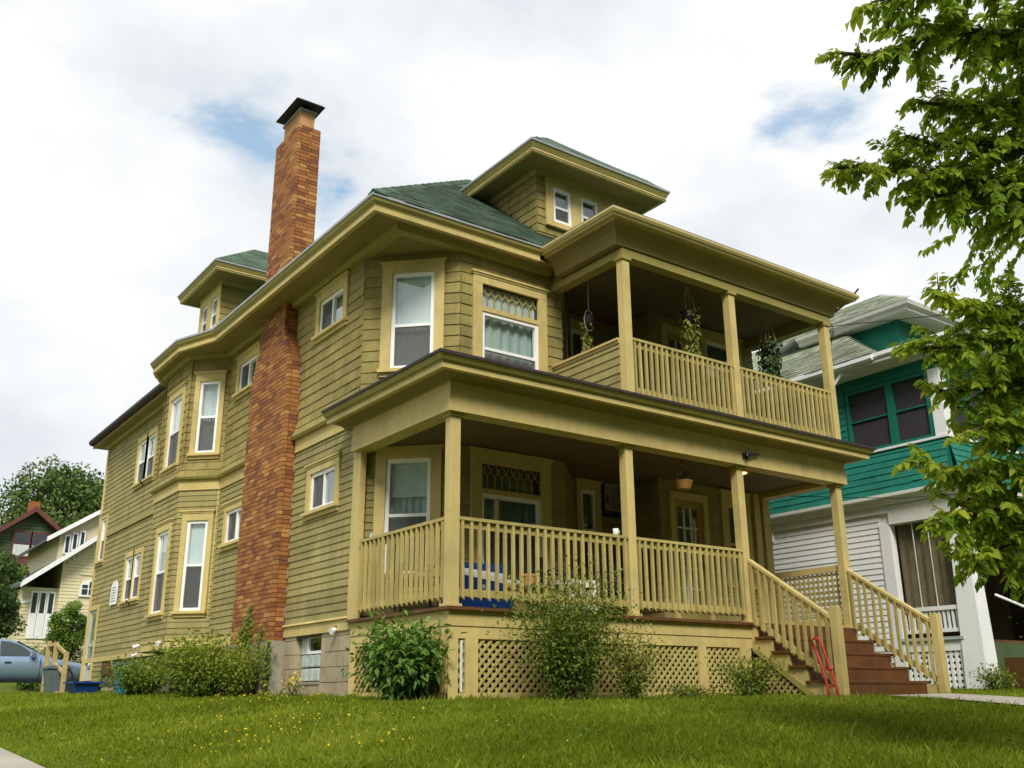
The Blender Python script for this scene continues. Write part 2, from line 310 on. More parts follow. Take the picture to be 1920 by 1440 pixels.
def sweep(mb, path, prof, closed=False):
    """profile points (outward offset, z) swept along a plan path with mitred corners"""
    k = len(prof); n0 = len(mb.v); offs = [offset_path(path, o, closed) for o, z in prof]; n = len(path)
    for i in range(n):
        for j, (o, z) in enumerate(prof): mb.v.append((offs[j][i][0], offs[j][i][1], z))
    for i in range(n if closed else n-1):
        a = n0+i*k; b = n0+((i+1) % n)*k
        for j in range(k): mb.f.append((a+j, b+j, b+(j+1) % k, a+(j+1) % k))
    if not closed: mb.f += [tuple(range(n0, n0+k)), tuple(range(n0+(n-1)*k+k-1, n0+(n-1)*k-1, -1))]
    return mb
def rectprof(o0, o1, z0, z1): return [(o0, z0), (o1, z0), (o1, z1), (o0, z1)]
def spans(u0, u1, z0, z1, holes):
    segs = [(u0, u1)]
    for h0, h1, hz0, hz1 in holes:
        if hz0 < z1 - 1e-6 and hz1 > z0 + 1e-6:
            ns = []
            for a, b in segs:
                if h1 <= a or h0 >= b: ns.append((a, b)); continue
                if h0 > a: ns.append((a, h0))
                if h1 < b: ns.append((h1, b))
            segs = ns
    return [(a, b) for a, b in segs if b - a > 0.012]
def wall_back(face, name, zs, holes, parent, m='interior', w0=-0.12, w1=-0.004, u0=0.0, u1=None):
    """backing wall with openings; holes (u0,u1,z0,z1)"""
    u1 = face.len if u1 is None else u1
    us = sorted({u0, u1, *[min(max(h[i], u0), u1) for h in holes for i in (0, 1)]}); zz = sorted({zs[0], zs[1], *[min(max(h[i], zs[0]), zs[1]) for h in holes for i in (2, 3)]})
    mb = MB()
    for a, b in zip(us, us[1:]):
        for c, d in zip(zz, zz[1:]):
            uc, zc = (a+b)/2, (c+d)/2
            if any(h[0] < uc < h[1] and h[2] < zc < h[3] for h in holes): continue
            face.box(mb, a, b, w0, w1, c, d)
    return obj(name, mb, m, parent)
def row_parts(a0, a1, z, t, holes):
    """pieces of one course: whole ones beside the openings, cut ones above and below them"""
    res = [(a, b, z, t) for a, b in spans(a0, a1, z, t, holes)]
    for h in holes:
        u0, u1 = max(h[0], a0), min(h[1], a1)
        if u1-u0 < .03 or h[2] >= t or h[3] <= z: continue
        others = [q for q in holes if q is not h]
        if h[2] > z+.012: res += [(a, b, z, h[2]-.001) for a, b in spans(u0, u1, z, h[2], others)]
        if h[3] < t-.012: res += [(a, b, h[3]+.001, t) for a, b in spans(u0, u1, h[3], t, others)]
    return res
def boards(face, u0, u1, z0, z1, e, holes, parent, m='siding', thick=0.02, ulim=None, wob=0.0015, name='siding_board'):
    z = z0; n = 0
    while z < z1 - 0.02:
        t = min(z+e, z1); a0, a1 = (u0, u1) if ulim is None else ulim((z+t)/2)
        cutp = []
        for a, b, c, d in row_parts(a0, a1, z, t, holes):
            while b-a > 3.4:
                v = a+random.uniform(1.2, 3.0); cutp.append((a, v-.0015, c, d)); a = v+.0015
            cutp.append((a, b, c, d))
        for a, b, c, d in cutp:
            if b-a < 0.03: continue
            j = random.uniform(-wob, wob); d1, d2 = random.uniform(-wob, wob), random.uniform(-wob, wob)
            tt = min(d+0.012, z1) if d == t else d; th = thick if c == z else .5*thick
            mb = MB().quadbox([face.pt(a, th+j, c+d1), face.pt(b, th+j, c+d2), face.pt(b, 0.0, c+d2), face.pt(a, 0.0, c+d1),
                               face.pt(a, 0.005+j, tt+d1), face.pt(b, 0.005+j, tt+d2), face.pt(b, 0.0, tt+d2), face.pt(a, 0.0, tt+d1)])
            obj(name, mb, m, parent); n += 1
        z = t
    return n
def shingles(face, u0, u1, z0, z1, e, holes, parent, m='shingle_paint', own=10**9, wmin=0.14, wmax=0.42, flare=None, thick=0.016, ulim=None, far=None, name='wall_shingle', broken=0.02):
    """rows of butt shingles; the first `own` pieces are objects, the others go to MB far"""
    z = z0; n = 0
    while z < z1 - 0.03:
        t = min(z+e, z1); a0, a1 = (u0, u1) if ulim is None else ulim((z+t)/2)
        for a, b, c, d_ in row_parts(a0, a1, z, t, holes):
            u = a; tt = min(d_+0.012, z1) if d_ == t else d_
            while u < b - 1e-4:
                w = random.uniform(wmin, wmax); v = min(u+w, b)
                if b - v < 0.07: v = b
                g = 0.0018; dz = random.gauss(0, 0.0022); th = thick + random.uniform(-0.002, 0.004); tz = random.gauss(0, 0.0015)
                if random.random() < broken: dz += random.uniform(0.006, 0.02)
                f0 = flare(c) if flare else 0.0; f1 = flare(tt) if flare else 0.0
                pts = [face.pt(u+g, th+f0, c+dz-tz), face.pt(v-g, th+f0, c+dz+tz), face.pt(v-g, -0.002+f0, c+dz+tz), face.pt(u+g, -0.002+f0, c+dz-tz),
                       face.pt(u+g, 0.003+f1, tt), face.pt(v-g, 0.003+f1, tt), face.pt(v-g, -0.002+f1, tt), face.pt(u+g, -0.002+f1, tt)]
                if n < own: obj(name, MB().quadbox(pts), m, parent)
                else: far.quadbox(pts, random.random())
                n += 1; u = v
        z = t
    return n
def window(face, u0, u1, z0, z1, parent, style='double', cas=0.11, casing=True, cap=True, curtain='curtain', trans=None, head=None, sillw=0.06, split=0.5, screen=True, shade=0.0, name='window', frame='vinyl', glass='glass', wave=True):
    """u0..u1, z0..z1 = the white sash frame; casing boards around it"""
    hd = head if head else cas; mb = MB()
    ztop = z1 if trans is None else trans
    if casing:
        face.box(mb, u0-cas, u0, -0.02, 0.042, z0, ztop); face.box(mb, u1, u1+cas, -0.02, 0.042, z0, ztop)
        face.box(mb, u0-cas, u1+cas, -0.02, 0.045, ztop, ztop+hd)
        if trans is not None: face.box(mb, u0, u1, -0.02, 0.03, z1, z1+0.07)
        if cap:
            face.box(mb, u0-cas-0.035, u1+cas+0.035, -0.02, 0.075, ztop+hd, ztop+hd+0.03); face.box(mb, u0-cas-0.015, u1+cas+0.015, -0.02, 0.058, ztop+hd-0.03, ztop+hd-0.001)
        face.box(mb, u0-cas-0.02, u1+cas+0.02, -0.02, sillw+0.03, z0-0.05, z0-0.001); face.box(mb, u0-cas, u1+cas, -0.02, 0.04, z0-0.11, z0-0.051)
    w = obj(name, mb, 'trim', parent)
    f = 0.055; s = MB()
    face.box(s, u0, u0+f, -0.06, 0.012, z0, z1); face.box(s, u1-f, u1, -0.06, 0.012, z0, z1)
    face.box(s, u0+f, u1-f, -0.06, 0.012, z0, z0+f); face.box(s, u0+f, u1-f, -0.06, 0.012, z1-f, z1)
    panes = []
    if style == 'double':
        zm = z0 + (z1-z0)*split; face.box(s, u0+f, u1-f, -0.05, 0.004, zm-0.022, zm+0.022)
        panes = [(u0+f, u1-f, z0+f, zm-0.022), (u0+f, u1-f, zm+0.022, z1-f)]
    elif style == 'slider':
        um = (u0+u1)/2; face.box(s, um-0.022, um+0.022, -0.05, 0.004, z0+f, z1-f)
        panes = [(u0+f, um-0.022, z0+f, z1-f), (um+0.022, u1-f, z0+f, z1-f)]
    else: panes = [(u0+f, u1-f, z0+f, z1-f)]
    obj('sash', s, frame, w)
    for i, (a, b, c, d) in enumerate(panes):
        lo = style == 'double' and i == 0
        p = MB(); ww = -0.035 if lo else -0.02; face.box(p, a, b, ww-0.005, ww, c, d); obj('pane', p, glass, w)
        if screen and (lo or (style == 'slider' and i == 0)):
            p = MB(); face.box(p, a, b, -0.008, -0.004, c, d); obj('insect_screen', p, 'screen', w)
    if trans is not None:
        p = MB(); face.box(p, u0, u1, -0.045, -0.04, z1+0.07, trans); obj('pane', p, glass, w)
        n = 8; mu = MB(); zb, zt = z1+0.075, trans-0.005; zc = zb+(zt-zb)*0.55; st = (u1-u0)/n
        def bar(a, b, r=0.008):
            da = Vector((b[0]-a[0], 0, b[1]-a[1])); l = da.length; dx, dz = da.x/l*r, da.z/l*r
            mu.quadbox([face.pt(a[0]-dz, -0.02, a[1]+dx), face.pt(b[0]-dz, -0.02, b[1]+dx), face.pt(b[0]-dz, -0.038, b[1]+dx), face.pt(a[0]-dz, -0.038, a[1]+dx),
                        face.pt(a[0]+dz, -0.02, a[1]-dx), face.pt(b[0]+dz, -0.02, b[1]-dx), face.pt(b[0]+dz, -0.038, b[1]-dx), face.pt(a[0]+dz, -0.038, a[1]-dx)])
        for i in range(n+1):
            x = u0+i*st
            if 0 < i < n: bar((x, zb), (x, zc))
            if i < n: bar((x, zc), (x+st/2, zc+(zt-zc)*0.45)); bar((x+st/2, zc+(zt-zc)*0.45), (x+st, zc))
            if i < n: bar((x+st/2, zc+(zt-zc)*0.45), (x+st/2-st*0.35, zt)); bar((x+st/2, zc+(zt-zc)*0.45), (x+st/2+st*0.35, zt))
        obj('muntin', mu, 'cornice', w)
        if curtain == 'curtain':
            p = MB(); face.box(p, u0+.01, u1-.01, -.066, -.06, z1+.07, trans); obj('transom_shade', p, 'curtain_white', w)
    if shade:
        p = MB(); zt_ = z1-f; face.box(p, u0+f, u1-f, -.075, -.07, zt_-(z1-z0)*shade, zt_); obj('roller_shade', p, 'curtain_white', w)
    if curtain:
        cm = MB(); n = 28; n0 = 0; zt = trans if trans else z1; zb = z0+0.02
        for i in range(n+1):
            u = u0+0.03+(u1-u0-0.06)*i/n; ww = -0.11+0.018*math.sin(i*1.35)+0.008*math.sin(i*3.1)
            cm.v += [face.pt(u, ww, zb), face.pt(u, ww, zt-0.02)]
        cm.f = [(2*i, 2*i+2, 2*i+3, 2*i+1) for i in range(n)]
        obj('curtain', cm, curtain, w, smooth=True)
    return w
def hole_of(u0, u1, z0, z1, cas=0.11, hd=None, extra=0.03):
    return (u0-cas, u1+cas, z0-0.11, z1+(hd or cas)+extra)

# ------------------------------------------------------------------ terrain
def smooth(t): t = np.clip(t, 0, 1); return t*t*(3-2*t)
def ground_np(x, y):
    x = np.asarray(x, float); y = np.asarray(y, float); s = np.maximum(-y, 0)
    fall = -0.02*s - 0.016*np.maximum(s-1, 0)**2; fall = np.where(s > 9.3, -0.02*9.3-0.016*8.3**2, fall)
    rise = 0.012*np.clip(y, 0, 24) + 0.14*np.clip(y-25, 0, 45)
    house = -0.05 + rise + fall + 0.014*np.clip(x-2, 0, 9)
    side = -0.43 + 0.04*np.clip(y, -3, 10) + 0.018*np.clip(y-10, 0, 14) + 0.14*np.clip(y-25, 0, 45) + np.where(s > 3, -0.016*(np.minimum(s, 9.3)-3)**2, 0)
    t = smooth((x+4.6)/4.3)
    return side*(1-t) + house*t
def gz(x, y): return float(ground_np(x, y))
def grid_sheet(name, xs, ys, zoff, m, kind='structure'):
    X, Y = np.meshgrid(xs, ys); Z = ground_np(X, Y)+zoff; nx, ny = len(xs), len(ys)
    v = np.stack([X.ravel(), Y.ravel(), Z.ravel()], 1); i = np.arange((nx-1)*(ny-1)); r, c = i//(nx-1), i % (nx-1); a = r*nx+c
    f = np.stack([a, a+1, a+nx+1, a+nx], 1)
    me = bpy.data.meshes.new(name); me.from_pydata(v.tolist(), [], f.tolist()); me.update()
    o = link(name, me, m, None, True, kind); return o
def lawnmat():
    m = mat('lawn', (0.105, 0.150, 0.006), 0.95, 0.25, 1.3, 0, 0.7, 60, 0, (0.12, 0.18, 0.02), 0.6)
lawnmat()
xs = np.concatenate([[-600, -300, -120, -60, -30], np.arange(-16, 22.01, 0.5), [30, 60, 120, 300, 600]]); ys = np.concatenate([[-600, -300, -120, -60, -30], np.arange(-16, 40.01, 0.5), [45, 55, 65, 90, 150, 300, 700]])
grid_sheet('lawn', xs, ys, 0.0, 'lawn')
grid_sheet('sidewalk', np.linspace(-6.1, -4.36, 5), np.arange(-14, 18.01, 0.5), 0.03, 'pavement')
grid_sheet('front_path', np.linspace(5.75, 7.15, 4), np.arange(-12, -1.45, 0.4), 0.045, 'pavement')
grid_sheet('driveway', np.arange(-14, 3.01, 0.5), np.arange(20.6, 24.41, 0.5), 0.012, 'asphalt')
grid_sheet('street', np.arange(-14.5, -8.49, 0.5), np.arange(-60, 60.01, 0.5), 0.012, 'asphalt')

# ------------------------------------------------------------------ the olive house
house = thing('house', 'olive green two-storey shingled house with tan trim, brick chimney and stacked front porches', 'house', (3.7, 8.0, 0.0))
ZF, ZW, ZB, ZS, ZT = 0.88, 1.06, 3.72, 3.95, 6.30          # foundation top, siding start, belt, shingles start, wall top
F_rear = Face((0, 16.93), (0, 10.7)); F_bb = Face((0, 10.7), (-.58, 10.13)); F_bf = Face((-.58, 10.13), (-.58, 8.58)); F_ba = Face((-.58, 8.58), (0, 8.0))
F_side = Face((0, 8.0), (0, 2.5)); F_ch = Face((0, 2.5), (1.03, 1.47)); F_fr = Face((1.03, 1.47), (2.9, 1.47)); F_rc = Face((2.9, 1.47), (3.75, 2.32))
F_bk = Face((3.75, 2.32), (4.85, 2.32)); F_rt = Face((4.85, 2.32), (4.85, 1.5)); F_er = Face((4.85, 1.5), (7.4, 1.5)); F_r = Face((7.4, 1.5), (7.4, 16.93)); F_b = Face((7.4, 16.93), (0, 16.93))
# windows: (face, u0,u1,z0,z1, options)
sy = lambda a, b: (8.0-b, 8.0-a)
ry = lambda a, b: (16.93-b, 16.93-a)
WIN = [
 (F_side, *sy(3.14, 3.99), 5.51, 6.08, dict(style='slider', cas=.13, head=.16, curtain='curtain')),
 (F_side, *sy(3.12, 3.97), 2.67, 3.25, dict(style='slider', cas=.13, head=.13, curtain='curtain_dark')),
 (F_side, *sy(6.62, 7.46), 5.43, 5.99, dict(style='slider', cas=.13, head=.16, curtain='curtain')),
 (F_side, *sy(6.62, 7.52), 2.63, 3.22, dict(style='slider', cas=.13, head=.13, curtain='curtain')),
 (F_ba, .22, .63, 1.52, 3.15, dict(cas=.10, head=.16, curtain='curtain_dark', shade=.46)),
 (F_ba, .22, .63, 4.42, 5.85, dict(cas=.10, head=.16, curtain='curtain_white')),
 (F_bf, .55, 1.22, 1.52, 3.05, dict(cas=.11, head=.16, curtain='curtain_dark', shade=.2)),
 (F_bf, .50, 1.22, 4.30, 5.72, dict(cas=.11, head=.16, curtain='curtain_dark', shade=.48)),
 (F_rear, *ry(13.32, 13.95), 4.82, 5.85, dict(cas=.09, head=.12, curtain='curtain', cap=False)),
 (F_rear, *ry(12.6, 13.23), 4.82, 5.85, dict(cas=.09, head=.12, curtain='curtain', cap=False)),
 (F_rear, *ry(13.36, 13.92), 2.12, 3.12, dict(cas=.09, head=.12, curtain='curtain', cap=False)),
 (F_rear, *ry(12.72, 13.28), 2.12, 3.12, dict(cas=.08, head=.12, curtain='curtain', cap=False)),
 (F_rear, *ry(16.22, 16.68), 3.32, 4.42, dict(cas=.09, head=.12, curtain='curtain')),
 (F_ch, .43, 1.07, 1.60, 3.18, dict(cas=.15, head=.14, curtain='curtain', split=.5, shade=.3)),
 (F_ch, .43, 1.07, 4.50, 6.00, dict(cas=.15, head=.15, curtain='curtain_white', split=.45, shade=.5)),
 (F_fr, .36, 1.40, 1.50, 2.71, dict(cas=.18, head=.18, trans=3.13, curtain='curtain_dark', split=.62)),
 (F_fr, .36, 1.40, 4.45, 5.43, dict(cas=.16, head=.15, trans=5.86, curtain='curtain', split=.42)),
 (F_bk, .14, .46, 1.9, 3.2, dict(cas=.09, head=.14, curtain='curtain_dark')),
 (F_bk, .02, .36, 4.6, 5.95, dict(cas=.02, head=.12, curtain='curtain_dark')),
 (F_er, 1.55, 1.98, 1.75, 3.10, dict(cas=.14, head=.2, curtain='curtain_dark', frame='trim')),
 (F_er, 1.3, 2.1, 4.7, 6.0, dict(cas=.12, head=.15, curtain='curtain_dark')),
]
DOOR = [(F_rear, *ry(16.05, 16.72), 0.45, 2.12), (F_er, .30, .97, 1.01, 3.05), (F_er, .35, 1.05, 4.0, 5.95)]
def openings(face): return [(w[1], w[2], w[3], w[5].get('trans') or w[4]) for w in WIN if w[0] is face] + [(d[1], d[2], d[3], d[4]) for d in DOOR if d[0] is face]
def cut(face):
    res = []
    for f, a, b, c, d, k in WIN:
        if f is face: res.append(hole_of(a, b, c, k.get('trans') or d, k.get('cas', .11), k.get('head')))
    for f, a, b, c, d in DOOR:
        if f is face: res.append((a-.1, b+.1, c-.05, d+.12))
    return res
walls = {}
for nm, f, z0 in (('rear', F_rear, 0.30), ('bb', F_bb, .95), ('bf', F_bf, .95), ('ba', F_ba, .95), ('side', F_side, .85), ('ch', F_ch, .9), ('fr', F_fr, .9), ('rc', F_rc, .9), ('bk', F_bk, .9), ('rt', F_rt, .9), ('er', F_er, .9), ('r', F_r, .0), ('b', F_b, .0)):
    walls[nm] = wall_back(f, 'wall', (z0, 6.35), openings(f), house, 'siding' if nm in 'rb' else 'interior')
far_sh = MB()
# lower storey clapboards
CH_HOLE_LO = (8.0-6.34, 8.0-4.63, 0, 7)
boards(F_side, 0.02, F_side.len, ZW, ZB, .104, cut(F_side)+[CH_HOLE_LO], walls['side'])
boards(F_rear, 0, F_rear.len, 0.98, 3.88, .118, cut(F_rear), walls['rear'])
boards(F_rear, 0, F_rear.len, 3.98, ZT, .118, cut(F_rear), walls['rear'])
boards(F_rear, 0, F_rear.len, 0.30, 0.86, .118, cut(F_rear)+[(ry(13.6, 15.1)[0], 9, 0, 1)], walls['rear'])
for nm, f in (('bb', F_bb), ('bf', F_bf), ('ba', F_ba)): boards(f, 0, f.len, 1.02, ZB, .104, cut(f), walls[nm])
for nm, f in (('ch', F_ch), ('fr', F_fr), ('rc', F_rc), ('bk', F_bk), ('rt', F_rt), ('er', F_er)): boards(f, 0, f.len, ZW, 3.35, .104, cut(f), walls[nm])
boards(F_rc, 0, F_rc.len, 4.0, ZT, .13, cut(F_rc), walls['rc']); boards(F_bk, 0, F_bk.len, 4.0, ZT, .13, cut(F_bk), walls['bk'])
boards(F_rt, 0, F_rt.len, 4.0, ZT, .13, cut(F_rt), walls['rt']); boards(F_er, 0, F_er.len, 4.0, ZT, .13, cut(F_er), walls['er'])
# upper storey shingles, flaring out over the belt
flare = lambda z: 0.10*max(0.0, (4.32-z)/0.37)**1.6 if z < 4.32 else 0.0
own_n = 0
own_n += shingles(F_ch, 0.0, F_ch.len, ZS+.03, ZT+.02, .166, cut(F_ch), walls['ch'], far=far_sh)
own_n += shingles(F_fr, 0.0, F_fr.len, ZS+.03, ZT+.02, .166, cut(F_fr), walls['fr'], far=far_sh)
CH_HOLE_UP = [(8.0-6.34, 8.0-4.63, 0, 5.25), (8.0-6.2, 8.0-4.78, 5.25, 5.6), (8.0-6.02, 8.0-4.93, 5.6, 7)]
n = shingles(F_side, 8.0-4.63, F_side.len, ZS, ZT, .160, cut(F_side)+CH_HOLE_UP, walls['side'], own=max(0, 290-own_n), flare=flare, far=far_sh, broken=.05)
shingles(F_side, 0.0, 8.0-4.63, ZS, ZT, .160, cut(F_side)+CH_HOLE_UP, walls['side'], own=0, flare=flare, far=far_sh, broken=.04)
for nm, f in (('bb', F_bb), ('bf', F_bf), ('ba', F_ba)): shingles(f, -.04, f.len+.04, ZS, ZT, .150, cut(f), walls[nm], own=0, flare=flare, far=far_sh, wmin=.12, wmax=.28, broken=.06)
# belt course, water table, corner boards
tr = MB(); loP = [(0, 10.7), (-.58, 10.13), (-.58, 8.58), (0, 8.0), (0, 6.34)]
sweep(tr, loP, rectprof(-.01, .035, ZB, ZS-.03)); sweep(tr, [(0, 4.63), (0, 2.5)], rectprof(-.01, .035, ZB, ZS-.03))
obj('belt_course', tr, 'trim', house, recalc=True)
tr = MB(); sweep(tr, loP, [(0, ZS-.028), (.10, ZS-.028), (.122, ZS+.012), (0, ZS+.02)]); sweep(tr, [(0, 4.63), (0, 2.45)], [(0, ZS-.028), (.10, ZS-.028), (.122, ZS+.012), (0, ZS+.02)])
sweep(tr, [(0, 16.04), (0, 10.7)], rectprof(0, .05, 3.885, 3.975)); obj('drip_moulding', tr, 'cornice', house, recalc=True)
obj('water_table', sweep(MB(), [(0, 4.63), (0, 2.45)], rectprof(-.01, .03, ZF, 1.03)), 'trim', house, recalc=True)
obj('drip_moulding', sweep(MB(), [(0, 4.63), (0, 2.45)], [(0, 1.032), (.06, 1.032), (.05, 1.058), (0, 1.07)]), 'trim', house, recalc=True)
obj('water_table', sweep(MB(), [(0, 8.0), (0, 6.34)], rectprof(-.01, .03, ZF-.02, 1.03)), 'trim', house, recalc=True)
obj('water_table', sweep(MB(), [(0, 16.93), (0, 10.7)], rectprof(-.01, .03, .865, .975)), 'trim', house, recalc=True)
bayp = [(0.05, 10.74), (-.58, 10.13), (-.58, 8.58), (0.02, 7.98)]
obj('water_table', sweep(MB(), bayp, rectprof(-.01, .04, .86, 1.0)), 'trim', house, recalc=True); obj('drip_moulding', sweep(MB(), bayp, rectprof(-.01, .06, 1.001, 1.03)), 'trim', house, recalc=True)
obj('bay_floor', MB().prism([(0.05, 10.7, .88), (-.57, 10.1, .88), (-.57, 8.6, .88), (.05, 8.0, .88)], (0, 0, .05)), 'soffit', house, recalc=True)
obj('corner_board', MB().box(-.055, .03, 2.28, 2.50, 0.96, 3.70), 'trim', house)
obj('corner_board', MB().box(-.04, .05, 16.84, 16.97, 0.35, 6.3), 'trim', house)
obj('corner_board', MB().box(7.06, 7.2, 1.44, 1.5, 1.0, 3.35).box(7.27, 7.44, 1.43, 1.6, 1.0, 3.35), 'trim', house)
# interior slabs keep the rooms dark
it = MB(); plan = [(0.1, 16.8), (0.1, 2.6), (1.1, 1.6), (2.8, 1.6), (3.7, 2.45), (4.95, 2.45), (4.95, 1.62), (7.28, 1.62), (7.28, 16.8)]
for z in (.9, 3.75): it.prism([(x, y, z) for x, y in plan], (0, 0, .08))
it.box(.2, 7.2, 4.4, 4.5, 1.0, 6.3); it.box(1.9, 2.0, 4.5, 16.7, 1.0, 6.3); obj('interior_partition', it, 'interior', house, recalc=True)
# windows and doors
for f, a, b, c, d, k in WIN: window(f, a, b, c, d, house, **k)
def door(f, a, b, c, d, lites):
    mb = MB(); f.box(mb, a-.1, a, -.02, .045, c, d); f.box(mb, b, b+.1, -.02, .045, c, d); f.box(mb, a-.1, b+.1, -.02, .05, d, d+.12); o = obj('door', mb, 'trim', house)
    if lites == 'french':
        l = MB(); w = b-a; f.box(l, a, a+.1, -.05, -.01, c, d); f.box(l, b-.1, b, -.05, -.01, c, d); f.box(l, a+.1, b-.1, -.05, -.01, c, c+.3); f.box(l, a+.1, b-.1, -.05, -.01, d-.12, d)
        obj('door_leaf', l, 'cornice', o); mu = MB()
        for i in (1, 2): f.box(mu, a+.1+(w-.2)*i/3-.012, a+.1+(w-.2)*i/3+.012, -.045, -.015, c+.3, d-.12)
        for i in range(1, 5): f.box(mu, a+.1, b-.1, -.043, -.017, c+.3+(d-c-.42)*i/5-.012, c+.3+(d-c-.42)*i/5+.012)
        obj('muntin', mu, 'white_paint', o); g = MB(); f.box(g, a+.1, b-.1, -.034, -.03, c+.3, d-.12); obj('pane', g, 'glass', o)
        cu = MB(); f.box(cu, a+.1, b-.1, -.09, -.08, c+.3, d-.12); obj('curtain', cu, 'curtain_dark', o)
    else:
        l = MB(); f.box(l, a, a+.06, -.02, .012, c, d); f.box(l, b-.06, b, -.02, .012, c, d); f.box(l, a+.06, b-.06, -.02, .012, c, c+.25); f.box(l, a+.06, b-.06, -.02, .012, d-.07, d); f.box(l, a+.06, b-.06, -.02, .012, (c+d)/2-.03, (c+d)/2+.03)
        obj('door_leaf', l, 'teal_light', o); g = MB(); f.box(g, a+.06, b-.06, -.01, -.005, c+.25, d-.07); obj('pane', g, 'glass', o)
        bk = MB(); f.box(bk, a, b, -.07, -.04, c, d); obj('inner_door', bk, 'curtain_dark', o)
    h = MB(); f.box(h, b-.05, b-.03, .012, .05, c+.95, c+1.08); obj('handle', h, 'black_metal', o)
door(*DOOR[0], 'storm'); door(*DOOR[1], 'french'); door(*DOOR[2], 'french')

# ---- foundation
fd = MB().box(.03, 7.35, 2.45, 16.9, -.3, .86); fd.box(0.02, 7.37, 1.6, 2.45, -.3, .86)
# recess for the basement window is built by leaving the blocks out in front of a set-back core
fnd = obj('foundation', MB().box(.16, 7.35, 2.6, 16.85, -.35, .855), 'mortar', house)
Fo = Face((-.01, 8.0), (-.01, 2.45))
zc = -.18; r_ = 0
while zc < ZF-.02:
    h = min(.20, ZF-zc); u = -(.2 if r_ % 2 else 0)
    while u < Fo.len:
        a, b = max(u, 0), min(u+.40, Fo.len)
        for a2, b2 in spans(a, b, zc, zc+h, [(8.0-6.34, 8.0-4.62, -1, 2), (8.0-4.20, 8.0-3.34, .22, .9)]):
            if b2-a2 > .04:
                m = MB(); j = random.uniform(-.004, .004); Fo.box(m, a2+.004, b2-.004, -.19, j, zc+.004, zc+h-.004); o = obj('foundation_block', m, 'block', fnd)
        u += .40
    zc += h; r_ += 1
Fr2 = Face((.02, 15.1), (.02, 10.0)); zc = -.05; r_ = 0
while zc < .86:
    h = min(.2, .865-zc); u = -(.2 if r_ % 2 else 0)
    while u < Fr2.len:
        a, b = max(u, 0), min(u+.4, Fr2.len)
        m = MB(); Fr2.box(m, a+.004, b-.004, -.15, random.uniform(-.004, .004), zc+.004, zc+h-.004); obj('foundation_block', m, 'block', fnd); u += .4
    zc += h; r_ += 1
obj('base_footing', MB().box(-.06, .3, 2.3, 4.62, -.35, .02), 'block', house)
# basement glass-block window with a small vent sash
bw = MB(); a, b = 8.0-4.20, 8.0-3.34; Fo.box(bw, a, b, -.19, .012, .20, .235); ow = obj('window', bw, 'concrete', house)
for i in range(4):
    for j in range(2):
        m = MB(); u0 = a+.02+(b-a-.04)*i/4; z0 = .24+.19*j; Fo.box(m, u0+.010, u0+(b-a-.04)/4-.010, -.15, -.09, z0+.008, z0+.182); obj('glass_block', m, 'glass_block', ow, bevel=.02)
m = MB(); Fo.box(m, a+.22, b-.02, -.15, -.085, .62, .66); Fo.box(m, a+.22, b-.02, -.15, -.085, .84, .875); Fo.box(m, a+.22, a+.26, -.15, -.085, .66, .84); Fo.box(m, b-.06, b-.02, -.15, -.085, .66, .84); obj('sash', m, 'vinyl', ow)
m = MB(); Fo.box(m, a+.26, b-.06, -.13, -.12, .66, .84); obj('pane', m, 'glass_dark', ow)
m = MB(); Fo.box(m, a, a+.2, -.15, -.09, .62, .875); obj('glass_block', m, 'glass_block', ow)
# boarded cellar opening below the rear wall
m = MB(); Fr2.box(m, 15.1-15.0, 15.1-14.2, .002, .05, .55, .80); o = obj('cellar_vent', m, 'dark_red', house)

# ---- chimney
CX0, CX1 = -.22, .21
def chim_y(z):
    if z < 5.25: return 4.66, 6.30
    if z < 5.85: t = (z-5.25)/.6; return 4.66+.29*t, 6.30-.33*t
    return 4.95, 5.97
cm = MB(); zl = [.84, 5.25, 5.85, 9.84]
for z in zl:
    y0, y1 = chim_y(z)
    cm.v += [(CX0+.008, y0+.008, z), (CX1-.008, y0+.008, z), (CX1-.008, y1-.008, z), (CX0+.008, y1-.008, z)]
for i in range(3):
    k = 4*i
    for j in range(4): cm.f.append((k+j, k+(j+1) % 4, k+4+(j+1) % 4, k+4+j))
cm.f += [(3, 2, 1, 0), (12, 13, 14, 15)]
chim = obj('chimney', cm, 'mortar', house)
obj('chimney_footing', MB().box(CX0-.03, .18, 4.62, 6.34, -.35, .838), 'concrete', chim)
far_br = MB(); bricks = []
z = .84; r_ = 0; P = .0703
while z < 9.83:
    h = P-.009; y0, y1 = chim_y(z+.03); L_ = .205
    # side face (towards -X), whole corner bricks wrap into the front face
    y = y0 - (.5*L_ if r_ % 2 else 0); first = True
    while y < y1:
        a, b = max(y, y0), min(y+L_, y1)
        if b-a > .03: bricks.append((CX0-random.uniform(0, .004), CX0+.06, a+(.0 if a == y0 else .0045), b-.0045, z, z+h))
        y += L_
    x = CX0+.062 - (0 if r_ % 2 else .5*L_-.04)
    while x < CX1:
        a, b = max(x, CX0+.062), min(x+L_, CX1)
        if b-a > .02: bricks.append((a+.0045, b-.0045, y0-random.uniform(0, .004), y0+.05, z, z+h))
        x += L_
    for yy in (y1,):
        x = CX0+.062
        while x < CX1:
            b = min(x+L_, CX1); bricks.append((x+.0045, b-.0045, yy-.05, yy+.002, z, z+h)); x += L_
    z += P; r_ += 1
order = sorted(range(len(bricks)), key=lambda i: (bricks[i][2]+bricks[i][3] > 12.2, (Vector((bricks[i][0], bricks[i][2], bricks[i][4]))-CAM).length))
ownb = set(order[:300])
for i, q in enumerate(bricks):
    if i in ownb: obj('brick', MB().box(*q), 'brick', chim)
    else: far_br.box(*q, tone=random.random())
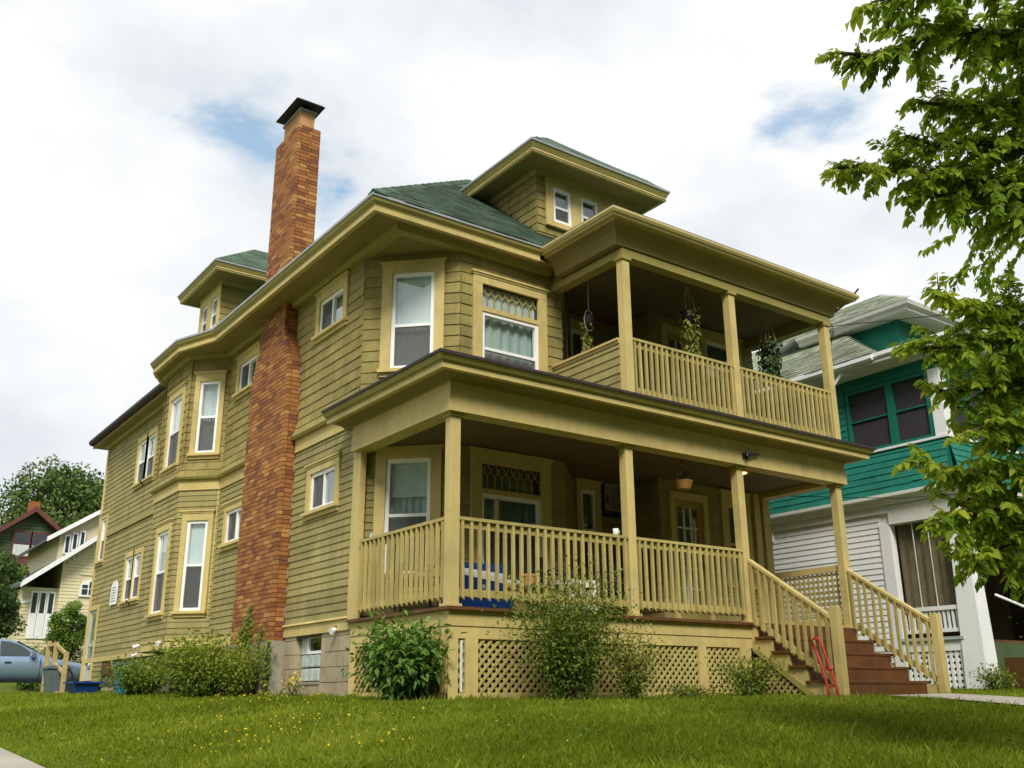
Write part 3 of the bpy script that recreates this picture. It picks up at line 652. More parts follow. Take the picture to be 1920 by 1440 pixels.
obj('brick_coursing', far_br, 'brick', chim, kind='stuff')
obj('flue', MB().box(-.15, .12, 5.06, 5.80, 9.84, 10.20), 'terracotta', chim)
m = MB().box(-.18, .15, 5.03, 5.83, 10.20, 10.25); obj('flue_band', m, 'metal_edge', chim)
m = MB(); m.quadbox([(-.33, 4.86, 10.29), (.24, 4.86, 10.29), (.24, 5.84, 10.29), (-.33, 5.84, 10.29), (-.28, 4.92, 10.35), (.19, 4.92, 10.35), (.19, 5.78, 10.35), (-.28, 5.78, 10.35)]); m.box(-.1, .07, 5.15, 5.7, 10.25, 10.29); obj('chimney_cap', m, 'black_metal', chim, bevel=.012)
# lead caulk line between the chimney and the siding
m = MB(); zc = .9
while zc < 5.2:
    h = random.uniform(.05, .16); w = random.uniform(.006, .016); m.box(-.024, -.006, 4.655-w, 4.66, zc, zc+h); zc += h+random.uniform(.02, .25)
obj('mortar_smear', m, 'concrete', chim, kind='stuff')

# ---- main eaves
EP = [(-.42, 17.4), (-.42, 11.05), (-.62, 10.75), (-1.0, 10.05), (-1.0, 8.4), (-.64, 7.4), (-.64, 1.11), (2.28, 1.11)]
EP1 = EP[2:]
obj('drip_edge', sweep(MB(), EP1, rectprof(-.03, 0, 6.55, 6.59)), 'metal_edge', house, recalc=True)
obj('crown_moulding', sweep(MB(), EP1, [(-.14, 6.43), (-.075, 6.43), (-.07, 6.455), (-.03, 6.50), (-.012, 6.549), (-.14, 6.549)]), 'cornice', house, recalc=True)
obj('fascia', sweep(MB(), EP1, rectprof(-.14, -.07, 6.362, 6.428)), 'trim', house, recalc=True)
obj('gutter', sweep(MB(), EP[:2], [(-.09, 6.45), (-.02, 6.45), (0.03, 6.50), (.03, 6.57), (-.09, 6.57)]), 'roof_edge', house, recalc=True)
obj('fascia', sweep(MB(), EP[:2], rectprof(-.13, -.092, 6.38, 6.57)), 'soffit', house, recalc=True)
sp = [(7.9, 17.3)] + [(-.32, 17.3), (-.32, 11.0), (-.55, 10.72), (-.90, 10.0), (-.90, 8.43), (-.55, 7.42), (-.55, 1.2), (2.6, 1.2), (2.6, 1.3), (7.9, 1.3)]
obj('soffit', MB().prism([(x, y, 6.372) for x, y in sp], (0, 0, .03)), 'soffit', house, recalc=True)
fp = [(0, 16.95), (0, 10.7), (-.58, 10.13), (-.58, 8.58), (0, 8.0), (0, 1.47), (2.66, 1.47)]
obj('frieze_moulding', sweep(MB(), fp, [(-.05, 6.29), (.10, 6.29), (.13, 6.37), (-.05, 6.37)]), 'cornice', house, recalc=True)
obj('corner_soffit', MB().prism([(0, 2.5, 6.30), (0, 1.47, 6.30), (1.03, 1.47, 6.30)], (0, 0, .06)), 'soffit', house, recalc=True)

# ---- main roof
SL = .83; ze = 6.592; AX, AY = 3.70, 1.11+4.34; AZ = ze+SL*4.34; BY = 13.06
rf = MB(); e1 = 0.0
rf.poly([(-.64, 1.11, ze), (8.04, 1.11, ze), (AX, AY, AZ)])
rf.poly([(8.04, 1.11, ze), (8.04, 17.4, ze), (AX, BY, AZ), (AX, AY, AZ)])
rf.poly([(8.04, 17.4, ze), (-.42, 17.4, ze-.02), (AX, BY, AZ)])
rf.poly([(-.64, 11, ze), (-.64, 1.11, ze), (AX, AY, AZ), (AX, BY, AZ)]); rf.poly([(-.42, 17.4, ze-.02), (-.42, 11, ze-.02), (-.64, 11, ze), (AX, BY, AZ)])
rf.poly([(-.62, 10.75, ze-.03), (-1.0, 10.05, ze-.03), (-1.0, 8.4, ze-.03), (-.64, 7.4, ze-.03), (-.3, 8.0, ze+.2), (-.3, 10.5, ze+.2)])
roof = obj('roof', rf, 'roof_green', house)
ca, sa = math.cos(math.atan(SL)), math.sin(math.atan(SL))
def slope_pt(x, s, w): return (x, 1.11+s*ca-w*sa, ze+s*sa+w*ca)
far_rs = MB(); nrs = 0; s = -.01; row = 0
while s < 4.2:
    y = 1.11+s*ca; xl = -.64+max(s, 0)*ca+.02; xr = 4.4 if y < 2.1 else 2.93; u = xl-(row % 2)*.15-random.uniform(0, .06); row += 1
    while u < xr and xl < xr:
        w = random.uniform(.22, .33); a, b = max(u, xl), min(u+w, xr); u += w
        if b-a < .02: continue
        th = random.uniform(.008, .014); d = random.gauss(0, .004)
        pts = [slope_pt(a+.002, s+d, .001), slope_pt(b-.002, s+d, .001), slope_pt(b-.002, s+.165, .001), slope_pt(a+.002, s+.165, .001), slope_pt(a+.002, s+d, th), slope_pt(b-.002, s+d, th), slope_pt(b-.002, s+.165, .003), slope_pt(a+.002, s+.165, .003)]
        if nrs < 285 and a < 3.3: obj('roof_shingle', MB().quadbox(pts), 'roof_green', roof); nrs += 1
        else: far_rs.quadbox(pts, random.random())
    s += .145
t = 0.0
while t < 4.3:                                            # hip caps
    t2 = t+.30; m = MB(); w = .15
    def hp(q, off, up): return (-.64+q+off, 1.11+q-off, ze+SL*q+up)
    c0, c1 = hp(t, 0, .045), hp(t2+.05, 0, .03)
    l0 = (-.64+t-.0, 1.11+t+w, ze+SL*t+.02); l1 = (-.64+t2, 1.11+t2+w, ze+SL*t2+.012); r0 = (-.64+t+w, 1.11+t, ze+SL*t+.02); r1 = (-.64+t2+w, 1.11+t2, ze+SL*t2+.012)
    m.v = [l0, c0, r0, l1, c1, r1]; m.v += [(x, y, zz-.02) for x, y, zz in m.v]
    m.f = [(0, 1, 4, 3), (1, 2, 5, 4), (6, 9, 10, 7), (7, 10, 11, 8), (0, 6, 7, 1), (1, 7, 8, 2), (3, 4, 10, 9), (4, 5, 11, 10), (0, 3, 9, 6), (2, 8, 11, 5)]
    obj('hip_cap', m, 'roof_green', roof, recalc=True); t = t2
if far_rs.v: obj('roof_shingle_field', far_rs, 'roof_green', roof, kind='stuff')

# ---- dormers
def dormer(front, sideL, sideR, wins, zt, slimL, slimR, eave, ridge, zbase):
    zw0, zw1 = zbase, zt
    holes = [hole_of(a, b, c, d, .10, .12) for a, b, c, d in wins]
    pn = wall_back(front, 'dormer_wall', (zw0, zw1), list(wins), house, 'siding')
    far = far_sh
    casing = (min(w[0] for w in wins)-.16, max(w[1] for w in wins)+.16, min(w[2] for w in wins)-.08, zw1)
    shingles(front, 0, front.len, zw0, zw1, .15, [casing], pn, own=60, wmin=.1, wmax=.2, far=far)
    cs = MB(); us = [casing[0]]+sum([[w[0], w[1]] for w in wins], [])+[casing[1]]
    for i in range(0, len(us), 2): front.box(cs, us[i], us[i+1], -.02, .035, casing[2], wins[0][3])
    front.box(cs, casing[0], casing[1], -.02, .036, wins[0][3], zw1); front.box(cs, casing[0]-.02, casing[1]+.02, -.02, .07, casing[2]-.04, casing[2]-.001)
    for a, b, c, d in wins: front.box(cs, a, b, -.02, .03, casing[2], c)
    obj('window_casing', cs, 'trim', pn)
    for a, b, c, d in wins: window(front, a, b, c, d, house, casing=False, curtain='curtain_dark', split=.45)
    for sf, lim, own in ((sideL, slimL, 60), (sideR, slimR, 0)):
        m = MB(); u0, u1 = lim(zw0+.01); v0, v1 = lim(zw1); tri = [sf.pt(u0, -.004, zw0), sf.pt(u1, -.004, zw0), sf.pt(v1, -.004, zw1), sf.pt(v0, -.004, zw1)]
        so_ = obj('dormer_cheek', m.prism(tri, tuple(-sf.n*.06)), 'siding', house, recalc=True)
        shingles(sf, 0, 0, zw0, zw1, .15, [], so_, own=own, wmin=.1, wmax=.22, ulim=lim, far=far, broken=.12)
    obj('frieze_moulding', sweep(MB(), eave['wall'], [(-.03, zt-.09), (.03, zt-.09), (.06, zt), (-.03, zt)]), 'cornice', house, recalc=True)
    ep = eave['path']; z0 = zt
    obj('soffit', MB().prism([(x, y, z0) for x, y in offset_path(ep, -.06)] , (0, 0, .02)), 'soffit', house, recalc=True)
    obj('fascia', sweep(MB(), ep, rectprof(-.12, -.06, z0-.012, z0+.055)), 'trim', house, recalc=True)
    obj('crown_moulding', sweep(MB(), ep, [(-.12, z0+.057), (-.055, z0+.057), (-.012, z0+.15), (-.12, z0+.15)]), 'cornice', house, recalc=True)
    obj('drip_edge', sweep(MB(), ep, rectprof(-.04, 0, z0+.151, z0+.185)), 'metal_edge', house, recalc=True)
    return z0+.187
# front dormer
FD = Face((2.94, 2.1), (5.2, 2.1)); FDl = Face((2.94, 6.0), (2.94, 2.1)); FDr = Face((5.2, 2.1), (5.2, 6.0))
yr = lambda z: 1.11+(z-ze)/SL
zt = dormer(FD, FDl, FDr, [(.34, .74, 7.72, 8.38), (.96, 1.36, 7.72, 8.38), (1.58, 1.98, 7.72, 8.38)], 8.60,
            lambda z: (6.0-max(yr(z), 2.15), 3.9), lambda z: (0, max(yr(z), 2.15)-2.1), dict(wall=[(2.94, 4.2), (2.94, 2.1), (5.2, 2.1), (5.2, 4.2)], path=[(2.43, 3.9), (2.43, 1.55), (5.6, 1.55), (5.6, 3.9)]), None, 7.30)
def hiproof(name, x0, x1, y0, yb, z, sl):
    hx = (x0+x1)/2; h = (x1-x0)/2; m = MB(); a = (hx, y0+h, z+h*sl)
    m.poly([(x0, y0, z), (x1, y0, z), a]); m.poly([(x0, yb, z), (x0, y0, z), a, (hx, yb+1.5, z+h*sl)]); m.poly([(x1, y0, z), (x1, yb, z), (hx, yb+1.5, z+h*sl), a])
    return obj(name, m, 'roof_green', house)
dr = hiproof('dormer_roof', 2.43, 5.6, 1.55, 4.2, zt, .86)
# ragged shingle rows on the visible sliver of the dormer roof
m = MB(); x = 2.75
while x < 5.2:
    w = random.uniform(.15, .3); t1 = random.uniform(.02, .06); m.quadbox([(x, 1.57, zt), (x+w-.01, 1.57, zt), (x+w-.01, 1.85, zt+.262), (x, 1.85, zt+.262), (x, 1.57, zt+t1*.4), (x+w-.01, 1.57, zt+t1*.4), (x+w-.01, 1.85, zt+.262+t1*.5), (x, 1.85, zt+.262+t1*.5)], random.random()); x += w
obj('starter_shingles', m, 'roof_green', dr, kind='stuff')
# side dormer
SD = Face((.3, 11.25), (.3, 9.91)); SDf = Face((.3, 9.91), (3.2, 9.91)); SDr = Face((3.2, 11.25), (.3, 11.25))
xr_ = lambda z: -.64+(z-ze)/SL
zt2 = dormer(SD, SDr, SDf, [(.16, .54, 7.72, 8.42), (.78, 1.16, 7.72, 8.42)], 8.70,
             lambda z: (3.2-max(xr_(z), .35), 2.9), lambda z: (0, max(xr_(z), .35)-.3), dict(wall=[(2.2, 11.25), (.3, 11.25), (.3, 9.91), (2.2, 9.91)], path=[(2.0, 11.8), (-.12, 11.8), (-.12, 9.28), (2.0, 9.28)]), None, 7.35)
m = MB(); a = (-.12+1.26, 10.54, zt2+1.26*.83); bpt = (3.4, 10.54, zt2+1.26*.83)
m.poly([(-.12, 11.8, zt2), (-.12, 9.28, zt2), a]); m.poly([(-.12, 9.28, zt2), (2.2, 9.28, zt2), bpt, a]); m.poly([(2.2, 11.8, zt2), (-.12, 11.8, zt2), a, bpt]); drs = obj('dormer_roof', m, 'roof_green', house)
far_d = MB()
for i in range(9):                                        # shingle courses on the side dormer's front hip
    f0 = i/9; y = 9.28+1.26*f0; zz = zt2+1.26*.83*f0; xa = -.12+1.26*f0+.16; xb = 2.2+1.2*f0; x = xa
    while x < xb:
        w = random.uniform(.2, .3); far_d.quadbox([(x, y, zz+.002), (min(x+w-.006, xb), y, zz+.002), (min(x+w-.006, xb), y+.15, zz+.127), (x, y+.15, zz+.127), (x, y, zz+.018), (min(x+w-.006, xb), y, zz+.018), (min(x+w-.006, xb), y+.15, zz+.133), (x, y+.15, zz+.133)], random.random()); x += w
obj('roof_shingle_field', far_d, 'roof_green', drs, kind='stuff')
if far_sh.v: obj('wall_shingle_field', far_sh, 'shingle_paint', walls['side'], kind='stuff')

# ---- lower porch
PX = [0.0, 2.786, 5.006, 7.367]; FL, B1, B1t, R1 = 1.0, 3.274, 3.476, 2.03
obj('porch_deck', MB().box(-.10, 7.47, -.09, 2.42, .962, 1.0).box(2.0, 7.47, 2.42, 2.6, .962, 1.0), 'deck', house)
sk = [(-.045, 2.40), (-.045, -.03), (7.41, -.03), (7.41, 1.5)]
obj('skirt_board', sweep(MB(), sk, rectprof(-.04, .0, .79, .96)), 'trim', house, recalc=True)
obj('skirt_board', sweep(MB(), sk, rectprof(-.05, -.012, .652, .788)), 'trim', house, recalc=True)
def post(x, y, z0, z1, hw=.067, base=True):
    m = MB().box(x-hw, x+hw, y-hw, y+hw, z0, z1-.045); o = obj('porch_post', m, 'trim', house, bevel=.006)
    c = MB().box(x-hw-.025, x+hw+.025, y-hw-.025, y+hw+.025, z1-.045, z1); obj('post_cap', c, 'cornice', o)
    if base: b = MB().box(x-hw-.03, x+hw+.03, y-hw-.015, y+hw+.03, z0+.001, z0+.03); obj('post_base', b, 'trim', o)
for x in PX: post(x, 0, FL, B1)
bp_ = [(0, 2.42), (0, 0), (7.367, 0), (7.367, 1.5)]
obj('porch_beam', sweep(MB(), bp_, rectprof(-.10, .14, B1, B1t)), 'trim', house, recalc=True)
obj('porch_frieze', sweep(MB(), bp_, rectprof(-.10, .126, B1t+.006, 3.69)), 'trim', house, recalc=True)
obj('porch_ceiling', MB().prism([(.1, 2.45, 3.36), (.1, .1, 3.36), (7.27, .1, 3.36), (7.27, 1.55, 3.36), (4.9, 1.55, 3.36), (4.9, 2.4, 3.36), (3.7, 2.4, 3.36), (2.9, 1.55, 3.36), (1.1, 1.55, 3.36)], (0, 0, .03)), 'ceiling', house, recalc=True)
LP = [(-.51, 2.66), (-.51, -.51), (7.87, -.51), (7.87, 1.7)]
obj('roof_edging', sweep(MB(), LP, [(-.10, 3.83), (0, 3.83), (.004, 3.865), (-.10, 3.885)]), 'roof_edge', house, recalc=True)
obj('crown_moulding', sweep(MB(), LP, [(-.16, 3.747), (-.085, 3.747), (-.08, 3.765), (-.05, 3.772), (-.018, 3.829), (-.16, 3.829)]), 'cornice', house, recalc=True)
obj('fascia', sweep(MB(), LP, rectprof(-.16, -.09, 3.682, 3.745)), 'trim', house, recalc=True)
obj('soffit', sweep(MB(), LP, [(-.14, 3.700), (-.22, 3.698), (-.31, 3.685), (-.36, 3.665), (-.385, 3.63), (-.42, 3.63), (-.42, 3.74), (-.14, 3.74)]), 'soffit', house, recalc=True)
m = MB(); sweep(m, LP, [(-.05, 3.868), (-.64, 3.99), (-.64, 3.95), (-.05, 3.85)]); m.prism([(-.02, 2.62, 3.93), (-.02, .1, 3.93), (7.4, .1, 3.93), (7.4, 1.5, 3.93), (2.7, 1.5, 3.93), (1.0, 1.5, 3.93), (0, 2.5, 3.93)], (0, 0, .03)); obj('porch_roof', m, 'roof_edge', house, recalc=True)
# balustrades
bal_me = {}
def baluster(parent, x, y, z0, z1, hw=.0185, lean=None):
    key = round(z1-z0, 3)
    if key not in bal_me:
        m = MB(); h = z1-z0; m.quadbox([(-hw, -hw, 0.035), (hw, -hw, 0.0), (hw, hw, 0.0), (-hw, hw, 0.035), (-hw, -hw, h), (hw, -hw, h), (hw, hw, h), (-hw, hw, h)]); bal_me[key] = m.mesh('baluster'); bal_me[key].materials.append(MATS['rail_paint'])
    o = bpy.data.objects.new('baluster', bal_me[key]); COL.objects.link(o); o.parent = parent; o.location = (x, y, z0); o.rotation_euler = (random.gauss(0, .004), random.gauss(0, .004), random.gauss(0, .03)); return o
def railing(p0, p1, zf, zt, n, out, low=.13):
    p0 = Vector((*p0, 0)); p1 = Vector((*p1, 0)); f = Face(p0[:2], p1[:2]); m = MB()
    f.box(m, 0, f.len, -.045, .062, zt-.038, zt); f.box(m, 0, f.len, -.02, .02, zt-.125, zt-.039); f.box(m, 0, f.len, -.02, .02, zf+low-.01, zf+low+.075)
    o = obj('railing', m, 'rail_paint', house)
    for i in range(n):
        q = f.pt((i+.5)*f.len/n, .0395, 0); baluster(o, q[0], q[1], zf+low-.055, zt-.042)
    return o
railing((0, 2.22), (0, .067), FL, R1, 18, 1); railing((.067, 0), (2.719, 0), FL, R1, 22, 1); railing((2.853, 0), (4.939, 0), FL, R1, 18, 1)
# square-lattice screen at the far end of the lower porch
def lattice(face, u0, u1, z0, z1, pitch, w, diag, m='rail_paint', name='lattice', parent=None, depth=.012, w0=0.0, tri=None):
    mb = MB()
    if not diag:
        u = u0+pitch/2
        while u < u1: face.box(mb, u-w/2, u+w/2, w0, w0+depth, z0, z1); u += pitch
        z = z0+pitch/2
        while z < z1: face.box(mb, u0, u1, w0-depth, w0-.001, z-w/2, z+w/2); z += pitch
    else:
        H = z1-z0; d = w*.7071
        for sgn, dd in ((1, 0), (-1, -depth-.001)):
            k = u0-H
            while k < u1:
                # centre line u = k + t (sgn>0) or u = k + H - t ; t in 0..H
                ta, tb = 0.0, H
                if sgn > 0: ta = max(ta, u0-k); tb = min(tb, u1-k)
                else: ta = max(ta, k+H-u1); tb = min(tb, k+H-u0)
                if tri: tb = min(tb, (tri[0]-tri[1]*k-z0)/(1+tri[1]) if sgn > 0 else (tri[0]-tri[1]*(k+H)-z0)/(1-tri[1]))
                if tb-ta > .01:
                    ua, ub = (k+ta, k+tb) if sgn > 0 else (k+H-ta, k+H-tb); za, zb = z0+ta, z0+tb
                    mb.quadbox([face.pt(ua-d, w0+dd+depth, za), face.pt(ua+d, w0+dd+depth, za), face.pt(ua+d, w0+dd, za), face.pt(ua-d, w0+dd, za), face.pt(ub-d, w0+dd+depth, zb), face.pt(ub+d, w0+dd+depth, zb), face.pt(ub+d, w0+dd, zb), face.pt(ub-d, w0+dd, zb)])
                k += pitch*1.4142
    return obj(name, mb, m, parent or house, kind='stuff')
FRs = Face((7.367, 1.48), (7.367, .07)); m = MB(); FRs.box(m, 0, FRs.len, -.03, .03, R1-.14, R1-.04); o = obj('lattice_frame', m, 'trim', house); m = MB(); FRs.box(m, 0, FRs.len, -.03, .03, 1.05, 1.16); obj('lattice_frame', m, 'trim', house); lattice(FRs, 0, FRs.len, 1.16, R1-.14, .092, .034, False, parent=o)
# skirt lattice panels
FS = Face((-.01, 0.0), (5.0, 0.0)); FSl = Face((-.03, 2.38), (-.03, .02))
fr = MB()
for a, b in ((-.03, .10), (.20, .37), (1.70, 1.82), (2.80, 2.92), (3.95, 4.10), (4.78, 5.0)): FS.box(fr, a, b, -.03, .025, -.1, .65)
FS.box(fr, -.03, 5.0, -.03, .012, -.12, .06); FSl.box(fr, 0, FSl.len, -.03, .012, -.12, .06)
for a, b in ((2.24, 2.37), (.0, .12)): FSl.box(fr, a, b, -.03, .02, .06, .65)
skf = obj('skirt_frame', fr, 'trim', house)
obj('crawlspace_floor', MB().box(.1, 7.3, .15, 2.4, -.12, -.02), 'soil', house)
for a, b in ((.10, .20), (.37, 1.70), (1.82, 2.80), (2.92, 3.95), (4.10, 4.78)): lattice(FS, a, b, .06, .65, .076, .034, True, parent=skf, w0=-.01)
lattice(FSl, .12, 2.24, .06, .65, .076, .034, True, parent=skf, w0=-.01)
obj('peeling_paint_strip', MB().box(.118, .15, -.022, -.014, .07, .63), 'white_cream', skf)
# ---- front stairs
NS = 5; x0, x1 = 5.10, 7.33; rise = FL/NS*.985; run = .268
stz = lambda i: FL-(i+1)*.20
stairs = obj('stairs', MB().box(x0+.9, x0+1.3, -1.0, -.1, -.15, .1), 'dark', house)
for xx in (x0-.07, x1+.005):
    pts = [(xx, -.02, .96)]
    for i in range(4): pts += [(xx, -.10-run*i, stz(i)+.155 if i == 0 else stz(i-1)-.045), (xx, -.10-run*i, stz(i)-.045)]
    pts += [(xx, -1.40, stz(3)-.045), (xx, -1.40, -.1), (xx, -1.12, -.1), (xx, -.02, .62)]
    obj('stringer', MB().prism(pts, (.06, 0, 0)), 'trim', stairs, recalc=True)
for i in range(4):
    z = stz(i); y = -.10-run*i
    obj('tread', MB().box(x0-.11, x1+.09, y-run-.03, y-.002, z-.04, z), 'deck', stairs, bevel=.006)
for i in range(5):
    z = stz(i); y = -.10-run*i; obj('riser', MB().box(x0-.01, x1+.005, y-.02, y, z+.001 if i < 4 else -.12, z+.158), 'deck', stairs)
FB = Face((5.045, -.03), (5.045, -1.1)); lattice(FB, .02, 1.02, -.08, .60, .076, .034, True, parent=stairs, tri=(.56, .655)); obj('stair_backing', MB().prism([(5.12, -.05, .55), (5.12, -1.0, -.1), (5.12, -.05, -.1)], (.01, 0, 0)), 'dark', stairs, recalc=True)
m = MB().prism([(x0-.085, -.12, .64), (x0-.085, -.02, .62), (x0-.085, -1.06, -.1), (x0-.085, -1.2, -.1)], (.012, 0, 0)); obj('stringer_trim', m, 'cornice', stairs, recalc=True)
def newel(x, y, top):
    m = MB().box(x-.057, x+.057, y-.057, y+.057, -.15, top-.02).box(x-.05, x+.05, y-.05, y+.05, top-.02, top); obj('newel_post', m, 'trim', stairs, bevel=.006)
newel(5.08, -1.42, 1.13); newel(7.367, -1.44, 1.13)
def stair_rail(x, side, y0, z0, y1, z1, low):
    m = MB(); th = .045
    for dz, h, hw in ((0, .045, .05), (-.047, .085, .02), (low, .085, .02)):
        m.quadbox([(x-hw, y0, z0+dz-h), (x+hw, y0, z0+dz-h), (x+hw, y1, z1+dz-h), (x-hw, y1, z1+dz-h), (x-hw, y0, z0+dz), (x+hw, y0, z0+dz), (x+hw, y1, z1+dz), (x-hw, y1, z1+dz)])
    o = obj('railing', m, 'trim', stairs, recalc=True); n = 11
    for i in range(n):
        t = (i+.5)/n; y = y0+(y1-y0)*t; z = z0+(z1-z0)*t; baluster(o, x+side*.039, y, z+low-.13, z-.055)
stair_rail(5.06, -1, -.06, 1.90, -1.37, 1.01, -.80); stair_rail(7.367, -1, -.06, 1.92, -1.39, 1.04, -.80)

# ---- upper porch
YU = -.107; B2, F2, R2 = 6.046, 3.985, 4.826
for x in PX[1:]: post(x, YU, 3.93, B2, base=False)
up = [(2.786, 1.47), (2.786, YU), (7.367, YU), (7.367, 1.5)]
obj('porch_beam', sweep(MB(), up, rectprof(-.09, .085, B2, B2+.115)), 'cornice', house, recalc=True)
obj('porch_frieze', sweep(MB(), up, rectprof(-.09, .04, B2+.12, 6.40)), 'cornice', house, recalc=True)
# shingled face of the upper beam
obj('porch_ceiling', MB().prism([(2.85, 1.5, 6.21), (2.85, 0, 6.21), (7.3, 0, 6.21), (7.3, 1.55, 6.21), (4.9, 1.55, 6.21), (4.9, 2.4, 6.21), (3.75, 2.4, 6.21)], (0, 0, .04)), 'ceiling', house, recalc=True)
GP = [(2.26, 1.20), (2.26, -.53), (7.9, -.53), (7.9, 2.2)]
obj('gutter', sweep(MB(), GP, [(-.115, 6.465), (-.05, 6.465), (-.045, 6.485), (-.02, 6.50), (0, 6.535), (0, 6.565), (-.012, 6.575), (-.115, 6.575)]), 'gutter', house, recalc=True)
obj('fascia', sweep(MB(), GP, rectprof(-.16, -.118, 6.43, 6.58)), 'trim', house, recalc=True)
obj('roof_edging', sweep(MB(), GP, rectprof(-.2, -.03, 6.583, 6.60)), 'roof_edge', house, recalc=True)
obj('soffit', sweep(MB(), GP, [(-.12, 6.43), (-.19, 6.415), (-.26, 6.37), (-.31, 6.29), (-.33, 6.195), (-.48, 6.195), (-.48, 6.46), (-.12, 6.46)]), 'soffit', house, recalc=True)
m = MB(); z = 6.60; m.poly([(2.3, -.5, z), (7.86, -.5, z), (6.2, 1.15, z+.25), (3.95, 1.15, z+.25)]); m.poly([(2.3, 1.15, z), (2.3, -.5, z), (3.95, 1.15, z+.25)]); m.poly([(7.86, -.5, z), (7.86, 1.15, z), (6.2, 1.15, z+.25)]); obj('porch_roof', m, 'roof_green', house)
railing((2.853, YU), (4.939, YU), F2-.05, R2, 20, 1, .10); railing((5.073, YU), (7.30, YU), F2-.05, R2, 20, 1, .10)
FP = Face((2.73, 1.47), (2.73, YU+.067)); m = MB(); FP.box(m, 0, FP.len, -.05, 0, 3.93, R2-.09); pw = obj('porch_parapet', m, 'siding', house)
boards(FP, 0, FP.len, 3.95, R2-.07, .122, [], pw); m = MB(); FP.box(m, 0, FP.len, -.08, .05, R2-.035, R2); FP.box(m, 0, FP.len, -.05, .025, R2-.075, R2-.036); obj('parapet_cap', m, 'trim', pw)
m = MB().prism([(2.70, -.20, 3.96), (2.86, -.20, 3.96), (2.80, -.05, 4.05)], (0, 0, .03)); obj('flashing', m, 'metal_edge', house, recalc=True)
m = MB(); m.tube([(2.98, 1.44, 6.2), (2.98, 1.43, 4.0)], .012); obj('cable', m, 'dark', house)
# service mast and wires at the right gutter corner
m = MB(); m.tube([(7.95, -.5, 6.72), (7.86, -.3, 6.50), (7.74, .0, 6.32), (7.55, 0.05, 6.22)], .016); ms_ = obj('service_bracket', m, 'black_metal', house)
m = MB()
for k in range(3):
    pts = []
    for i in range(15):
        th = i/14*math.pi*1.7; r_ = .12+.05*k; pts.append((7.60+.03*k+r_*math.sin(th)*.7, -.04+.02*k, 6.05+.08*k-.16*(1-math.cos(th))))
    m.tube(pts, .006, 5)
obj('looped_cable', m, 'dark', ms_)
# cables and lights on the left wall
m = MB(); m.tube([(-.03, 8.06, 6.2), (-.035, 8.03, 3.9), (-.05, 8.02, 2.3), (-.04, 8.05, 1.2)], .014); obj('cable', m, 'trim', house)
m = MB(); m.tube([(-.05, 10.72, 3.9), (-.06, 10.72, 3.1)], .035); m.tube([(-.05, 10.75, 6.2), (-.05, 10.75, 5.0), (-.12, 10.76, 4.62)], .03); obj('downspout', m, 'red_wood', house)
obj('service_wire', MB().tube([(7.42, 1.2, 3.30), (8.8, -.2, 3.18), (11, -2.5, 3.30), (16, -7.5, 3.9)], .007, 5), 'dark', house)
obj('service_wire', MB().tube([(7.6, 0.05, 6.1), (9.0, -2.2, 6.0), (12, -7, 6.4), (18, -16, 7.5)], .008, 5), 'dark', house)
def flood(x, y, z, d):
    m = MB(); m.box(x-.02, x+.02, y-.03, y+.03, z, z+.06); o = obj('flood_light', m, 'white_paint', house)
    c = MB(); c.tube([(x-.02, y, z+.02), (x-.06+d[0], y+d[1], z+.0), (x-.11+2*d[0], y+2*d[1], z-.02)], [.022, .034, .042], 10); obj('lamp_head', c, 'white_paint', o)
flood(-.01, 2.86, .89, (0, -.02)); flood(-.62, 9.95, .97, (0, .03)); flood(-.62, 8.0+.62, .97, (0, -.04)); flood(-.02, 12.3, .9, (0, 0))
m = MB(); m.box(5.0, 5.1, -.17, -.14, 3.37, 3.45); fl = obj('porch_spotlight', m, 'black_metal', house)
m = MB(); m.tube([(5.04, -.17, 3.42), (5.00, -.24, 3.40), (5.03, -.26, 3.50)], .014); m.quadbox([(5.04, -.20, 3.38), (5.34, -.19, 3.46), (5.34, -.17, 3.46), (5.04, -.17, 3.38), (5.04, -.21, 3.46), (5.34, -.19, 3.475), (5.34, -.17, 3.475), (5.04, -.17, 3.46)]); obj('lamp_head', m, 'black_metal', fl)

# ------------------------------------------------------------------ neighbour house (white and teal)
nb = thing('neighbour_house', 'white and teal house with slate roof and screened porches, right of the olive house', 'house', (13, 5, 0.1))
NF = Face((10.0, 13.0), (10.0, -.55)); NG = Face((10.0, -.55), (16.5, -.55)); ny = lambda y: 13.0-y
def joined_boards(face, u0, u1, z0, z1, e, holes, parent, m, thick=.02, name='siding'):
    mb = MB(); z = z0
    while z < z1-.02:
        t = min(z+e, z1)
        for a, b in spans(u0, u1, z, t, holes): mb.quadbox([face.pt(a, thick, z), face.pt(b, thick, z), face.pt(b, 0, z), face.pt(a, 0, z), face.pt(a, .004, min(t+.01, z1)), face.pt(b, .004, min(t+.01, z1)), face.pt(b, 0, min(t+.01, z1)), face.pt(a, 0, min(t+.01, z1))], random.random())
        z = t
    return obj(name, mb, m, parent, kind='stuff')
m = MB(); NF.box(m, 0, ny(.8), -.15, -.004, 0, 3.5); nw = obj('wall', m, 'white_paint', nb)
boards(NF, ny(8), ny(1.0), .55, 3.22, .105, [], nw, m='white_paint')
m = MB(); NF.box(m, ny(1.0), ny(.78), -.1, .04, 0, 3.0); obj('corner_board', m, 'white_paint', nb)
m = MB(); NF.box(m, ny(3.6), ny(3.45), 0, .06, 3.0, 3.62); obj('corner_bracket', m, 'white_paint', nb)
m = MB(); NF.box(m, ny(.78), NF.len, -.18, .05, 2.98, 3.32); NF.box(m, 0, ny(.781), -.1, .06, 3.2, 3.34); obj('porch_beam', m, 'white_cream', nb)
